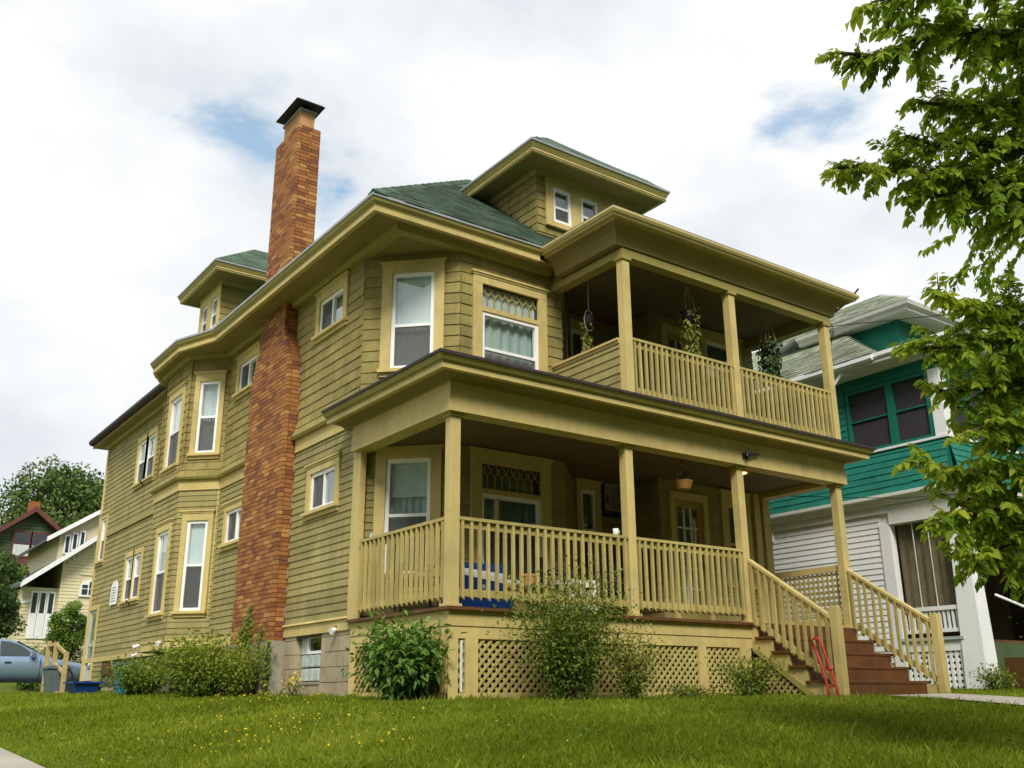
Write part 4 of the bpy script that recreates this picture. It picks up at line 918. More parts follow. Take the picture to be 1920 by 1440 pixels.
m = MB(); sweep(m, [(10, 13), (10, -.55), (16.5, -.55)], [(0, 3.32), (.10, 3.34), (.14, 3.44), (.22, 3.46), (.22, 3.52), (0, 3.52)]); obj('cornice', m, 'white_cream', nb, recalc=True)
# teal shingle band, flaring
m = MB(); NF.box(m, 0, NF.len, -.15, -.002, 3.5, 6.0); nu = obj('wall', MB().box(10.0, 10.15, 1.45, 13, 3.5, 6.0).box(10.0, 10.14, -.5, 1.45, 3.5, 4.36), 'teal', nb)
nfl = lambda z: .16*max(0.0, (4.4-z)/.85)
far_t = MB()
shingles(NF, ny(3.9), NF.len, 3.53, 4.36, .125, [], nu, 'teal', own=130, wmin=.2, wmax=.5, flare=nfl, far=far_t, broken=.01)
shingles(NF, 0, ny(3.9), 3.53, 4.36, .125, [], nu, 'teal', own=0, wmin=.2, wmax=.5, flare=nfl, far=far_t, broken=.01)
shingles(NF, ny(8), ny(1.46), 4.42, 5.9, .125, [], nu, 'teal', own=0, far=far_t, wmin=.2, wmax=.5)
shingles(NG, 0, 6.5, 3.53, 4.36, .125, [], nu, 'teal', own=0, wmin=.2, wmax=.5, flare=nfl, far=far_t, broken=.01)
m = MB(); NG.box(m, 0.02, 6.5, -.15, -.002, 3.5, 4.36); obj('wall', m, 'teal', nb)
obj('wall_shingle_field', far_t, 'teal', nu, kind='stuff')
m = MB(); sweep(m, [(10, 13), (10, -.55), (16.5, -.55)], rectprof(-.04, .05, 4.365, 4.41)); obj('sill_band', m, 'white_paint', nb, recalc=True)
def nwin(f, a, b, z0, z1, bars=True, md='teal_trim'):
    m = MB(); t = .07; f.box(m, a, a+t, -.06, .02, z0, z1); f.box(m, b-t, b, -.06, .02, z0, z1); f.box(m, a+t, b-t, -.06, .02, z0, z0+.05); f.box(m, a+t, b-t, -.06, .02, z1-t, z1)
    if bars: f.box(m, a+t, b-t, -.04, .0, (z0+z1)/2-.015, (z0+z1)/2+.015)
    o = obj('window', m, md, nb); g = MB(); f.box(g, a+t, b-t, -.035, -.03, z0+.05, z1-t); obj('insect_screen', g, 'porch_screen', o)
nwin(NF, ny(1.42), ny(.46), 4.42, 5.66); nwin(NF, ny(.455), ny(-.34), 4.42, 5.66)
m = MB(); NF.box(m, ny(1.46), NF.len, -.1, .035, 5.665, 5.9); NG.box(m, .05, 6.5, -.1, .034, 5.665, 5.9); obj('header_board', m, 'teal_trim', nb)
obj('corner_post', MB().box(9.97, 10.19, -.58, -.36, 4.412, 5.66), 'white_paint', nb)
for i in range(6): nwin(NG, .25+i*.62, .25+(i+1)*.62-.01, 4.42, 5.66)
# lower porch of the neighbour: column, rail, drapes, lattice, steps rail
obj('porch_column', MB().quadbox([(9.93, -.68, -.1), (10.33, -.68, -.1), (10.33, -.28, -.1), (9.93, -.28, -.1), (9.98, -.62, 2.99), (10.28, -.62, 2.99), (10.28, -.34, 2.99), (9.98, -.34, 2.99)]), 'white_paint', nb)
obj('porch_column', MB().box(12.9, 13.2, -.65, -.35, 0, 3.0), 'white_paint', nb); obj('porch_column', MB().box(15.9, 16.2, -.65, -.35, 0, 3.0), 'white_paint', nb)
m = MB(); NF.box(m, ny(.78), ny(-.3), -.06, .02, 1.40, 1.47); NF.box(m, ny(.78), ny(-.3), -.05, .01, 1.03, 1.09); nr = obj('railing', m, 'white_paint', nb); 
for i in range(13):
    m = MB(); u = ny(.78)+.04+i*.082; NF.box(m, u, u+.035, -.04, 0, 1.09, 1.40); obj('baluster', m, 'white_paint', nr)
m = MB(); NF.box(m, ny(.80), ny(-.36), -.2, .07, .90, .95); obj('porch_sill', m, 'teal_light', nb); m = MB(); NF.box(m, ny(.80), ny(-.3), -.1, .03, .72, .899); obj('skirt_board', m, 'white_paint', nb)
m = MB(); NF.box(m, ny(.80), ny(-.3), -.03, -.02, 0, .72); lf = obj('lattice_backing', m, 'dark', nb); lattice(NF, ny(.80), ny(-.3), .02, .72, .10, .055, False, 'white_paint', parent=lf)
m = MB(); n = 40
for i in range(n+1):
    u = ny(.76)+(1.04)*i/n; w = -.16+.012*math.sin(i*1.1)+.008*math.sin(i*2.7); m.v += [NF.pt(u, w, 1.1), NF.pt(u, w, 2.98)]
m.f = [(2*i, 2*i+2, 2*i+3, 2*i+1) for i in range(n)]
mat('drape', (0.16, 0.13, 0.075), 0.9, 0.25, 4, 0.3, 0.1, 30); obj('drape', m, 'drape', nb, smooth=True)
m = MB(); NF.box(m, ny(.40), ny(.385), -.06, -.05, 1.47, 2.98); NF.box(m, ny(.10), ny(.085), -.06, -.05, 1.47, 2.98); obj('screen_frame', m, 'white_cream', nb)
obj('porch_floor', MB().box(10.1, 16.4, -.5, 2.3, .85, .9), 'deck', nb); obj('porch_back_wall', MB().box(10.1, 16.4, 2.2, 2.3, .9, 5.9).box(10.12, 16.4, -.5, 2.2, 3.45, 3.52).box(10.12, 16.4, -.5, 2.2, 5.90, 5.95), 'interior', nb)
m = MB().tube([(10.42, -.75, 1.62), (10.6, -1.9, 1.0), (10.65, -2.2, .85), (10.65, -2.2, 0.0)], .022, 8); obj('handrail', m, 'white_paint', nb)
obj('body', MB().box(10.3, 17.2, 2.4, 13, 0, 6.0).box(16.9, 17.2, -.5, 2.39, 0, 6.0), 'interior', nb)
obj('porch_steps', MB().box(10.75, 12.6, -1.0, -.56, 0, .6).box(10.75, 12.6, -1.4, -1.0, 0, .3), 'deck', nb)
obj('skirt_board', MB().box(10.4, 16.5, -.56, -.52, 0, .85), 'dark_green_siding', nb)
# eaves and slate roof
NE = [(9.5, 13.5), (9.5, .43)]; NE2 = [(9.55, .43), (9.55, -1.0), (17.0, -1.0)]
m = MB(); sweep(m, NE, [(-.1, 6.0), (-.03, 6.0), (0, 6.03), (0, 6.10), (-.1, 6.10)]); obj('gutter', m, 'white_paint', nb, recalc=True)
m = MB(); sweep(m, NE2, [(-.1, 6.02), (-.03, 6.02), (0, 6.05), (0, 6.12), (-.1, 6.12)]); obj('gutter', m, 'white_paint', nb, recalc=True)
obj('soffit', MB().prism([(9.6, 13.5, 5.95), (9.6, -.9, 5.95), (17, -.9, 5.95), (17, -.5, 5.95), (10.05, -.5, 5.95), (10.05, 13.5, 5.95)], (0, 0, .05)), 'white_cream', nb, recalc=True)
obj('frieze_board', MB().box(9.9, 10.02, -.6, 13, 5.88, 5.949), 'white_cream', nb)
ns = .72; nz = 6.11; rm = MB()
rm.poly([(9.5, 13.5, nz), (9.5, .43, nz), (12.5, 3.43, nz+3*ns), (12.5, 10.5, nz+3*ns)]); rm.poly([(9.5, .43, nz), (17.5, .43, nz), (14.5, 3.43, nz+3*ns), (12.5, 3.43, nz+3*ns)]); rm.poly([(12.5, 3.43, nz+3*ns), (14.5, 3.43, nz+3*ns), (14.5, 10.5, nz+3*ns), (12.5, 10.5, nz+3*ns)])
rm.poly([(9.55, .43, nz), (9.55, -1.0, nz+.01), (17, -1.0, nz+.01), (17, .43, nz+.3), (10.3, .43, nz+.3)])
nroof = obj('roof', rm, 'slate', nb)
nca, nsa = math.cos(math.atan(ns)), math.sin(math.atan(ns)); far_sl = MB(); nsl = 0; s = 0.0; row = 0
while s < 3.5:
    x = 9.5+s*nca; ya = .43+s*nca; y = ya; row += 1
    y -= random.uniform(0, .2)
    while y < 7.5:
        w = random.uniform(.16, .30); a, b = max(y, ya), y+w-.004; y += w
        th = random.uniform(.008, .02); d = random.gauss(0, .006)
        def q(yy, ss, ww): return (9.5+ss*nca-ww*nsa, yy, nz+ss*nsa+ww*nca)
        pts = [q(b, s+d, .001), q(a, s+d, .001), q(a, s+.19, .001), q(b, s+.19, .001), q(b, s+d, th), q(a, s+d, th), q(a, s+.19, .004), q(b, s+.19, .004)]
        if nsl < 280: obj('roof_slate', MB().quadbox(pts), 'slate', nroof); nsl += 1
        else: far_sl.quadbox(pts, random.random())
    s += .165
obj('slate_field', far_sl, 'slate', nroof, kind='stuff')
# neighbour's dormer
nd = MB(); z = 7.42
obj('dormer_wall', MB().box(11.45, 14.0, .95, 3.4, 6.8, z), 'teal', nb)
nde = [(11.0, 3.2), (11.0, .42), (14.4, .42)]
obj('dormer_cornice', sweep(MB(), nde, [(-.30, z-.02), (-.12, z-.02), (-.10, z+.06), (-.02, z+.10), (0, z+.17), (-.30, z+.17)]), 'white_cream', nb, recalc=True)
obj('soffit', MB().prism([(11.1, 3.2, z), (11.1, .52, z), (14.3, .52, z), (14.3, 3.2, z)], (0, 0, .03)), 'white_cream', nb, recalc=True)
dz = z+.175; m = MB(); hx = 12.7; m.poly([(11.0, 3.4, dz), (11.0, .42, dz), (hx, 2.12, dz+1.05), (hx, 4.5, dz+1.05)]); m.poly([(11.0, .42, dz), (14.4, .42, dz), (hx, 2.12, dz+1.05)]); m.poly([(14.4, .42, dz), (14.4, 3.4, dz), (hx, 4.5, dz+1.05), (hx, 2.12, dz+1.05)]); ndr = obj('dormer_roof', m, 'slate', nb)
fd_ = MB(); k = 1.05/1.7; ang = math.atan(k)
s = 0.0
while s < 1.95:
    x = 11.0+s*math.cos(ang); ya = .42+s*math.cos(ang); y = ya
    while y < 4.0:
        w = random.uniform(.15, .28); th = random.uniform(.008, .018)
        def q2(yy, ss, ww): return (11.0+ss*math.cos(ang)-ww*math.sin(ang), yy, dz+ss*math.sin(ang)+ww*math.cos(ang))
        fd_.quadbox([q2(y+w-.004, s, .001), q2(y, s, .001), q2(y, s+.18, .001), q2(y+w-.004, s+.18, .001), q2(y+w-.004, s, th), q2(y, s, th), q2(y, s+.18, .004), q2(y+w-.004, s+.18, .004)], random.random()); y += w
    s += .16
obj('slate_field', fd_, 'slate', ndr, kind='stuff')
m = MB().tube([(10.1, 1.05, 5.98), (9.62, 1.2, 5.92), (9.58, 1.4, 5.70), (9.9, 1.7, 5.55)], .035, 8); obj('downspout', m, 'white_paint', nb)
# things stored behind the neighbour's upper screens
t_ = thing('step_ladder', 'aluminium step ladder standing behind the neighbour upper porch screen', 'ladder', (10.6, 1.0, 4.36))
for yy in (.85, 1.15): obj('rail', MB().tube([(10.35, yy-.1, 4.36), (10.5, yy+.1, 5.6)], .02), 'chrome', t_)
for i in range(4):
    tt = .2+.2*i; obj('rung', MB().tube([(10.35+.15*tt, .75+.2*tt, 4.36+1.24*tt), (10.35+.15*tt, 1.05+.2*tt, 4.36+1.24*tt)], .015), 'chrome', t_)
tag(obj('wooden_pole', MB().tube([(10.5, -.02, 4.36), (10.5, .25, 5.62)], .03), 'light_wood'), 'leaning wooden pole behind the neighbour upper porch screen', 'pole')
o = tag(obj('storage_crate', MB().box(10.3, 10.6, .0, .35, 4.36, 4.72), 'dark_red'), 'dull red crate behind the neighbour upper porch screen', 'crate'); 

# ------------------------------------------------------------------ background houses
yh = thing('yellow_house', 'pale yellow clapboard house with white trim far behind the parked car', 'house', (3.0, 33, 1.2))
YF = Face((1.82, 30.0), (8.0, 30.0)); m = MB()
m.prism([(1.82, 30.02, 1.0), (8, 30.02, 1.0), (8, 30.02, 8.0), (4.3, 30.02, 6.95), (1.82, 30.02, 5.0)], (0, 8, 0)); yw_ = obj('wall', m, 'yellow_siding', yh, recalc=True)
ra = lambda z: 1.82 + max(0.0, (z-4.86)/.8)
mb = MB(); z = 1.0
while z < 6.4:
    a = 0 if z < 4.75 else (z-4.75)/.80
    for s0, s1 in spans(a, 6, z, z+.125, [(.68, 1.7, 3.62, 4.4)]): mb.quadbox([YF.pt(s0, .02, z), YF.pt(s1, .02, z), YF.pt(s1, -.02, z), YF.pt(s0, -.02, z), YF.pt(s0, .002, z+.13), YF.pt(s1, .002, z+.13), YF.pt(s1, -.02, z+.13), YF.pt(s0, -.02, z+.13)])
    z += .125
obj('siding', mb, 'yellow_siding', yw_, kind='stuff')
obj('wall', MB().box(.62, 1.9, 30.25, 37, 1.0, 3.95), 'yellow_siding', yh)
mb = MB(); z = 1.0; PFc = Face((.62, 30.24), (1.9, 30.24))
while z < 3.95: PFc.box(mb, 0, 1.28, -.01, .015, z, z+.1); z += .125
obj('siding', mb, 'yellow_siding', yh, kind='stuff')
for i in range(3):
    m = MB(); u = .30+i*.28; PFc.box(m, u, u+.26, 0, .06, 2.15, 3.85); w = obj('window', m, 'white_paint', yh); g = MB(); PFc.box(g, u+.05, u+.21, .061, .065, 3.05, 3.78); obj('pane', g, 'glass_dark', w); g = MB(); PFc.box(g, u+.05, u+.21, .061, .065, 2.22, 2.98); obj('pane', g, 'curtain_white', w)
def slab(p0, p1, th, y0, y1, name, m): return obj(name, MB().prism([(p0[0], y0, p0[1]), (p1[0], y0, p1[1]), (p1[0], y0, p1[1]+th), (p0[0], y0, p0[1]+th)], (0, y1-y0, 0)), m, yh, recalc=True)
slab((.42, 3.93), (4.6, 7.2), .14, 29.55, 38, 'roof', 'asphalt_roof'); slab((.40, 3.88), (4.6, 7.17), .20, 29.40, 29.548, 'rake_board', 'white_paint')
slab((1.25, 5.75), (4.6, 8.05), .12, 30.4, 37, 'dormer_roof', 'asphalt_roof'); slab((1.22, 5.70), (4.6, 8.02), .18, 30.25, 30.398, 'rake_board', 'white_paint')
obj('dormer_wall', MB().prism([(1.7, 30.6, 5.0), (4.5, 30.6, 7.0), (4.5, 30.6, 7.9), (1.7, 30.6, 6.05)], (0, 6, 0)), 'yellow_siding', yh, recalc=True)
DFc = Face((1.55, 30.58), (4.5, 30.58))
for i in range(3):
    m = MB(); u = .32+i*.26; PF2 = DFc; PF2.box(m, u, u+.22, 0, .05, 5.3+.15*i, 6.05+.1*i); w = obj('window', m, 'white_paint', yh); g = MB(); PF2.box(g, u+.05, u+.17, .051, .055, 5.36+.15*i, 5.98+.1*i); obj('pane', g, 'glass_dark', w)
# arched window
m = MB(); pts = [(2.5, 29.95, 3.7)]
for i in range(9): th = math.pi*(1-i/8); pts.append((3.05+.55*math.cos(th), 29.95, 4.05+.30*math.sin(th)))
pts.append((3.6, 29.95, 3.7)); w = obj('window', MB().prism(pts, (0, .08, 0)), 'white_paint', yh, recalc=True)
for i in range(4): obj('pane', MB().box(2.58+i*.25, 2.78+i*.25, 29.93, 29.949, 3.78, 3.98).box(2.58+i*.25, 2.78+i*.25, 29.93, 29.949, 4.02, 4.14+(.12 if i in (1, 2) else 0)), 'glass_dark', w)
obj('porch_bracket', MB().prism([(.15, 30.2, 3.25), (.95, 30.2, 3.45), (.95, 30.2, 3.55), (.15, 30.2, 3.33)], (0, 1.2, 0)), 'white_paint', yh, recalc=True)
gh = thing('gabled_house', 'dark green gabled house with maroon trim on the hillside below the big trees', 'house', (3.2, 48, 3.8))
obj('wall', MB().prism([(1.0, 45.3, 3.5), (5.3, 45.3, 3.5), (5.3, 45.3, 7.5), (3.15, 45.3, 9.2), (1.0, 45.3, 7.5)], (0, 8, 0)), 'dark_green_siding', gh, recalc=True)
mb = MB(); GF = Face((1.0, 45.28), (5.3, 45.28)); z = 3.6
while z < 9.0:
    a = 0.0 if z < 7.4 else (z-7.4)*1.27
    if 4.3-2*a > .1: GF.box(mb, a, 4.3-a, -.01, .02, z, z+.13)
    z += .16
obj('siding', mb, 'dark_green_siding', gh, kind='stuff')
for sg_ in (-1, 1): obj('roof', MB().prism([(3.15, 44.7, 9.22), (3.15+sg_*2.75, 44.7, 7.05), (3.15+sg_*2.75, 44.7, 7.28), (3.15, 44.7, 9.50)], (0, 9, 0)), 'dark_red', gh, recalc=True)
obj('belt_board', MB().box(.9, 5.4, 45.15, 45.26, 6.55, 6.85), 'dark_red', gh); obj('chimney', MB().box(3.0, 3.5, 46, 46.6, 8.8, 9.95), 'brick', gh)
for i in range(2):
    u = 1.35+i*.86; m = MB(); GF.box(m, u-.06, u+.86, .02, .09, 6.9, 8.25); w = obj('window', m, 'dark_red', gh); g = MB(); GF.box(g, u+.04, u+.76, .091, .095, 7.0, 7.55); obj('pane', g, 'curtain', w); g = MB(); GF.box(g, u+.04, u+.76, .091, .095, 7.62, 8.15); obj('pane', g, 'glass_dark', w)

# ------------------------------------------------------------------ car in the driveway
def make_car():
    c = thing('parked_car', 'pale blue sedan parked behind the house, nose to the right', 'car', (-1.0, 22.35, gz(-1.5, 22.3)))
    g = gz(-1.5, 22.3)+.012; xf = 1.38; Yc = 22.35; W = .89
    # stations along the length: (x from nose, lower z, belt z, half width scale, roof z or None)
    top = [(0.0, .62), (.12, .70), (.45, .80), (1.05, .90), (1.30, .95), (1.95, 1.30), (2.3, 1.43), (2.9, 1.47), (3.4, 1.42), (3.95, 1.14), (4.2, 1.02), (4.5, .98), (4.62, .80)]
    bm = bmesh.new(); rings = []
    for x, zt in top:
        belt = min(zt, .93 + .03*min(1, x/2)); lowz = .28 if 0.15 < x < 4.5 else .36; taper = 1 - .22*max(0, 1-x/.6)**2 - .15*max(0, (x-4.1)/.5)**2
        prof = [(0, lowz), (.80*W*taper, lowz), (.97*W*taper, lowz+.14), (W*taper, .60), (.965*W*taper, min(belt-.02, zt-.01)), (.90*W*taper, belt if zt > belt+.05 else zt)]
        if zt > belt+.05: prof += [(.90*W*taper - .24*(zt-belt)/.5*1.0, zt-.06*(zt-belt)/.5), (.55*W, zt), (0, zt+.01)]
        else: prof += [(.70*W*taper, zt+.012), (.4*W*taper, zt+.02), (0, zt+.025)]
        ring = [bm.verts.new((xf-x, Yc-yy, g+zz)) for yy, zz in prof] + [bm.verts.new((xf-x, Yc+yy, g+zz)) for yy, zz in reversed(prof[1:-1])]
        rings.append(ring)
    for a, b in zip(rings, rings[1:]):
        n = len(a)
        for j in range(n): bm.faces.new((a[j], a[(j+1) % n], b[(j+1) % n], b[j]))
    bm.faces.new(rings[0][::-1]); bm.faces.new(rings[-1]); bmesh.ops.recalc_face_normals(bm, faces=bm.faces)
    me = bpy.data.meshes.new('body'); bm.to_mesh(me); bm.free(); body = link('body', me, 'car_paint', c, True)
    def side(pts, name, mt, off=.012, th=.01, parent=c):
        for sgn in (-1, 1):
            m = MB(); n = len(pts); p = []
            for (x, z, w) in pts: p.append((xf-x, Yc+sgn*(w+off), g+z))
            o = obj(name, m.prism(p, (0, sgn*th, 0)), mt, parent, recalc=True)
    wv = lambda z: .90*W-.24*(z-.95)/.5
    side([(1.62, .985, wv(.985)), (2.02, 1.27, wv(1.27)), (2.32, 1.375, wv(1.375)), (2.55, 1.385, wv(1.385)), (2.55, .985, wv(.985))], 'side_window', 'car_glass')
    side([(2.62, .985, wv(.985)), (2.62, 1.385, wv(1.385)), (3.2, 1.36, wv(1.36)), (3.55, 1.22, wv(1.22)), (3.72, 1.0, wv(1.0))], 'side_window', 'car_glass')
    obj('windscreen', MB().quadbox([(xf-1.42, Yc-.66, g+1.02), (xf-1.42, Yc+.66, g+1.02), (xf-2.1, Yc+.52, g+1.385), (xf-2.1, Yc-.52, g+1.385), (xf-1.40, Yc-.66, g+1.03), (xf-1.40, Yc+.66, g+1.03), (xf-2.08, Yc+.52, g+1.395), (xf-2.08, Yc-.52, g+1.395)]), 'car_glass', c)
    for dx in (1.50, 2.585, 3.75): obj('door_seam', MB().box(xf-dx-.006, xf-dx+.006, Yc-W-.004, Yc-W+.05, g+.35, g+.92), 'dark', c)
    for dx in (2.35, 3.45): obj('door_handle', MB().box(xf-dx-.09, xf-dx+.09, Yc-W-.03, Yc-W+.02, g+.80, g+.835), 'car_paint', c, bevel=.008)
    for sgn in (-1, 1):
        obj('mirror', MB().quadbox([(xf-1.78, Yc+sgn*.84, g+.97), (xf-1.60, Yc+sgn*.84, g+.97), (xf-1.64, Yc+sgn*1.02, g+.98), (xf-1.78, Yc+sgn*1.02, g+.98), (xf-1.78, Yc+sgn*.84, g+1.09), (xf-1.64, Yc+sgn*.84, g+1.08), (xf-1.66, Yc+sgn*1.02, g+1.07), (xf-1.78, Yc+sgn*1.02, g+1.10)]), 'car_paint', c, recalc=True)
        obj('headlight', MB().box(xf-.30, xf-.10, Yc+sgn*.60-.14, Yc+sgn*.60+.14, g+.60, g+.735), 'chrome', c, bevel=.02)
        for dx in (.95, 3.65):
            prof = [(.16, -.09), (.30, -.10), (.325, -.07), (.325, .07), (.30, .10), (.16, .09)]
            m = MB(); m.lathe(prof, (0, 0, 0), 28); t = m.mesh('wheel'); w = link('wheel', t, 'rubber', c, True); w.matrix_world = Matrix.Translation((xf-dx, Yc+sgn*.80, g+.325)) @ Matrix.Rotation(R(90), 4, 'X')
            m = MB(); m.lathe([(.02, -.06), (.2, -.075), (.21, .0), (.2, .075), (.02, .06)], (0, 0, 0), 20); rimo = link('rim', m.mesh('rim'), 'chrome', w, True)
            obj('wheel_arch', MB().tube([(xf-dx+.37*math.cos(a), Yc+sgn*(W-.02), g+.34+.37*math.sin(a)) for a in [math.pi*i/12 for i in range(13)]], .03, 6), 'dark', c)
make_car()

# ------------------------------------------------------------------ bins, rear steps and small things by the side wall
b_ = thing('wheeled_bin', 'grey plastic bin standing on the lawn in front of the car', 'bin', (-.86, 15.6, gz(-.86, 15.6)))
gg = gz(-.86, 15.6); m = MB(); m.quadbox([(-1.04, 15.42, gg), (-.68, 15.42, gg), (-.68, 15.78, gg), (-1.04, 15.78, gg), (-1.12, 15.34, gg+.56), (-.62, 15.34, gg+.56), (-.62, 15.86, gg+.56), (-1.12, 15.86, gg+.56)]); obj('tub', m, 'bin_grey', b_, bevel=.02)
m = MB(); m.box(-1.15, -.59, 15.31, 15.89, gg+.562, gg+.60).box(-1.10, -.64, 15.36, 15.84, gg+.60, gg+.635); obj('lid', m, 'bin_grey', b_, bevel=.01)
for q in (-1.0, -.72): obj('wheel', MB().tube([(q-.03, 15.86, gg+.08), (q+.03, 15.86, gg+.08)], .08, 14), 'rubber', b_)
b_ = thing('recycling_tub', 'low blue recycling tub on the grass beside the back steps', 'tub', (-.75, 13.4, gz(-.75, 13.4)))
gg = gz(-.75, 13.4); m = MB(); m.quadbox([(-.98, 12.9, gg), (-.6, 12.9, gg), (-.6, 13.6, gg), (-.98, 13.6, gg), (-1.06, 12.82, gg+.24), (-.55, 12.82, gg+.24), (-.55, 13.68, gg+.24), (-1.06, 13.68, gg+.24)]); obj('tub', m, 'blue_plastic', b_, bevel=.015)
obj('rim', MB().box(-1.10, -.51, 12.78, 13.72, gg+.235, gg+.27), 'blue_plastic', b_)
b_ = thing('storage_bin', 'bright blue plastic bin half hidden by shrubs under the side bay', 'bin', (-.45, 10.9, gz(-.45, 10.9)))
gg = gz(-.45, 10.9); m = MB(); m.quadbox([(-.62, 10.75, gg), (-.2, 10.75, gg), (-.2, 11.35, gg), (-.62, 11.35, gg), (-.68, 10.7, gg+.56), (-.15, 10.7, gg+.56), (-.15, 11.4, gg+.56), (-.68, 11.4, gg+.56)]); obj('tub', m, 'tarp', b_, bevel=.015)
obj('lid', MB().box(-.71, -.12, 10.67, 11.43, gg+.56, gg+.61), 'tarp', b_, bevel=.01)
rs = thing('back_steps', 'small wooden steps with handrails at the back door', 'steps', (-.5, 15.9, gz(-.5, 15.9))); gg = gz(-.5, 15.5)-.05
obj('landing', MB().box(-.92, -.06, 15.95, 16.85, .38, .43), 'light_wood', rs)
for i in range(2): obj('step', MB().box(-.90, -.08, 15.94-.30*(i+1), 15.94-.30*i, gg, .32-.12*i), 'light_wood', rs)
for y, zz in ((16.75, 1.38), (15.9, 1.32), (14.75, 1.05)): obj('post', MB().box(-.93, -.84, y-.045, y+.045, gg-.05, zz), 'light_wood', rs)
for zo in (0, -.42): obj('handrail', MB().quadbox([(-.91, 14.70, .95+zo), (-.86, 14.70, .95+zo), (-.86, 15.9, 1.22+zo), (-.91, 15.9, 1.22+zo), (-.91, 14.70, 1.02+zo), (-.86, 14.70, 1.02+zo), (-.86, 15.9, 1.29+zo), (-.91, 15.9, 1.29+zo)]), 'light_wood', rs)
obj('handrail', MB().box(-.91, -.86, 15.9, 16.8, 1.24, 1.31), 'light_wood', rs)
pl = thing('wall_plaque', 'white arched plaque with faint lines of text on the rear side wall', 'plaque', (-.03, 14.65, 2.1))
pts = [(-.03, 14.93, 2.12), (-.03, 14.38, 2.12)] + [(-.03, 14.655-.275*math.cos(math.pi*i/8), 2.50+.17*math.sin(math.pi*i/8)) for i in range(9)]
obj('board', MB().prism(pts, (-.02, 0, 0)), 'white_paint', pl, recalc=True)
for i in range(6): obj('text_line', MB().box(-.056, -.0505, 14.655-.19+.03*(i % 3), 14.655+.19-.025*(i % 2), 2.20+.062*i, 2.22+.062*i), 'metal_edge', pl)

# ------------------------------------------------------------------ porch contents
sg2 = thing('notice_sign', 'dark framed notice with grey printed sheet on the porch back wall', 'sign', (4.56, 2.28, 2.8))
obj('frame', MB().box(4.34, 4.80, 2.265, 2.295, 2.80, 3.42), 'black_metal', sg2)
pts = [(4.38, 2.262, 2.90), (4.76, 2.262, 2.90), (4.76, 2.262, 3.33), (4.70, 2.262, 3.39), (4.44, 2.262, 3.39), (4.38, 2.262, 3.33)]; sh = obj('sheet', MB().prism(pts, (0, .002, 0)), 'concrete', sg2, recalc=True)
for i in range(6): obj('text_line', MB().box(4.50, 4.73-.02*(i % 3), 2.2585, 2.2605, 2.95+.062*i, 2.966+.062*i), 'interior', sg2)
obj('emblem', MB().box(4.415, 4.455, 2.2585, 2.2605, 3.03, 3.17), 'dark', sg2)
bx = thing('cooler_box', 'blue and white carton with lettering on a blue tub behind the front railing', 'box', (.85, .75, 1.0))
obj('tub', MB().quadbox([(.52, .50, 1.0), (1.22, .50, 1.0), (1.22, 1.0, 1.0), (.52, 1.0, 1.0), (.48, .47, 1.26), (1.26, .47, 1.26), (1.26, 1.03, 1.26), (.48, 1.03, 1.26)]), 'blue_plastic', bx, bevel=.01)
cb = obj('carton', MB().box(.50, 1.16, .55, .95, 1.262, 1.60), 'blue_plastic', bx)
obj('label_band', MB().quadbox([(.499, .547, 1.45), (1.161, .547, 1.37), (1.161, .551, 1.37), (.499, .551, 1.45), (.499, .547, 1.53), (1.161, .547, 1.49), (1.161, .551, 1.49), (.499, .551, 1.53)]), 'white_paint', cb)
def text(body, size, loc, rot, m, parent, name='lettering'):
    c = bpy.data.curves.new(name, 'FONT'); c.body = body; c.size = size; c.extrude = .001; c.align_x = 'CENTER'
    o = bpy.data.objects.new(name, c); COL.objects.link(o); dg = bpy.context.evaluated_depsgraph_get(); me = bpy.data.meshes.new_from_object(o.evaluated_get(dg)); bpy.data.objects.remove(o); bpy.data.curves.remove(c)
    me.transform(Matrix.Translation(loc) @ Matrix.Rotation(rot[2], 4, 'Z') @ Matrix.Rotation(rot[0], 4, 'X')); return link(name, me, m, parent)
text('RO', .085, (.86, .5475, 1.285), (R(90), 0, 0), 'white_paint', cb)
def chair(x, y, rz, label):
    t = thing('patio_chair', label, 'chair', (x, y, 1.0), 'porch chairs'); M = Matrix.Translation((x, y, 1.0)) @ Matrix.Rotation(rz, 4, 'Z')
    def pc(name, mb, m):
        me = mb.mesh(name); me.transform(M); return link(name, me, m, t)
    pc('seat', MB().box(-.24, .24, -.24, .24, .40, .44), 'dark'); pc('backrest', MB().quadbox([(-.24, .22, .44), (.24, .22, .44), (.24, .25, .44), (-.24, .25, .44), (-.24, .32, .88), (.24, .32, .88), (.24, .345, .88), (-.24, .345, .88)]), 'dark')
    for a in (-.22, .22):
        for b in (-.22, .22): pc('leg', MB().tube([(a, b, .4), (a*1.1, b*1.1, 0)], .014, 6), 'black_metal')
        pc('armrest', MB().tube([(a*1.1, -.22, .62), (a*1.1, .26, .64)], .018, 6).tube([(a*1.1, -.22, .62), (a, -.22, .42)], .012, 6), 'black_metal')
chair(2.3, .95, R(25), 'black patio chair behind the middle of the front railing'); chair(3.35, 1.0, R(-15), 'black patio chair by the second porch post'); chair(.45, 1.55, R(70), 'dark patio chair behind the left side railing')
tb = thing('porch_table', 'low wooden side table between the carton and the chairs', 'table', (1.65, .8, 1.0))
obj('table_top', MB().box(1.4, 1.92, .58, 1.0, 1.36, 1.39), 'light_wood', tb)
for a in (1.43, 1.89):
    for b in (.61, .97): obj('leg', MB().box(a-.02, a+.02, b-.02, b+.02, 1.0, 1.36), 'light_wood', tb)
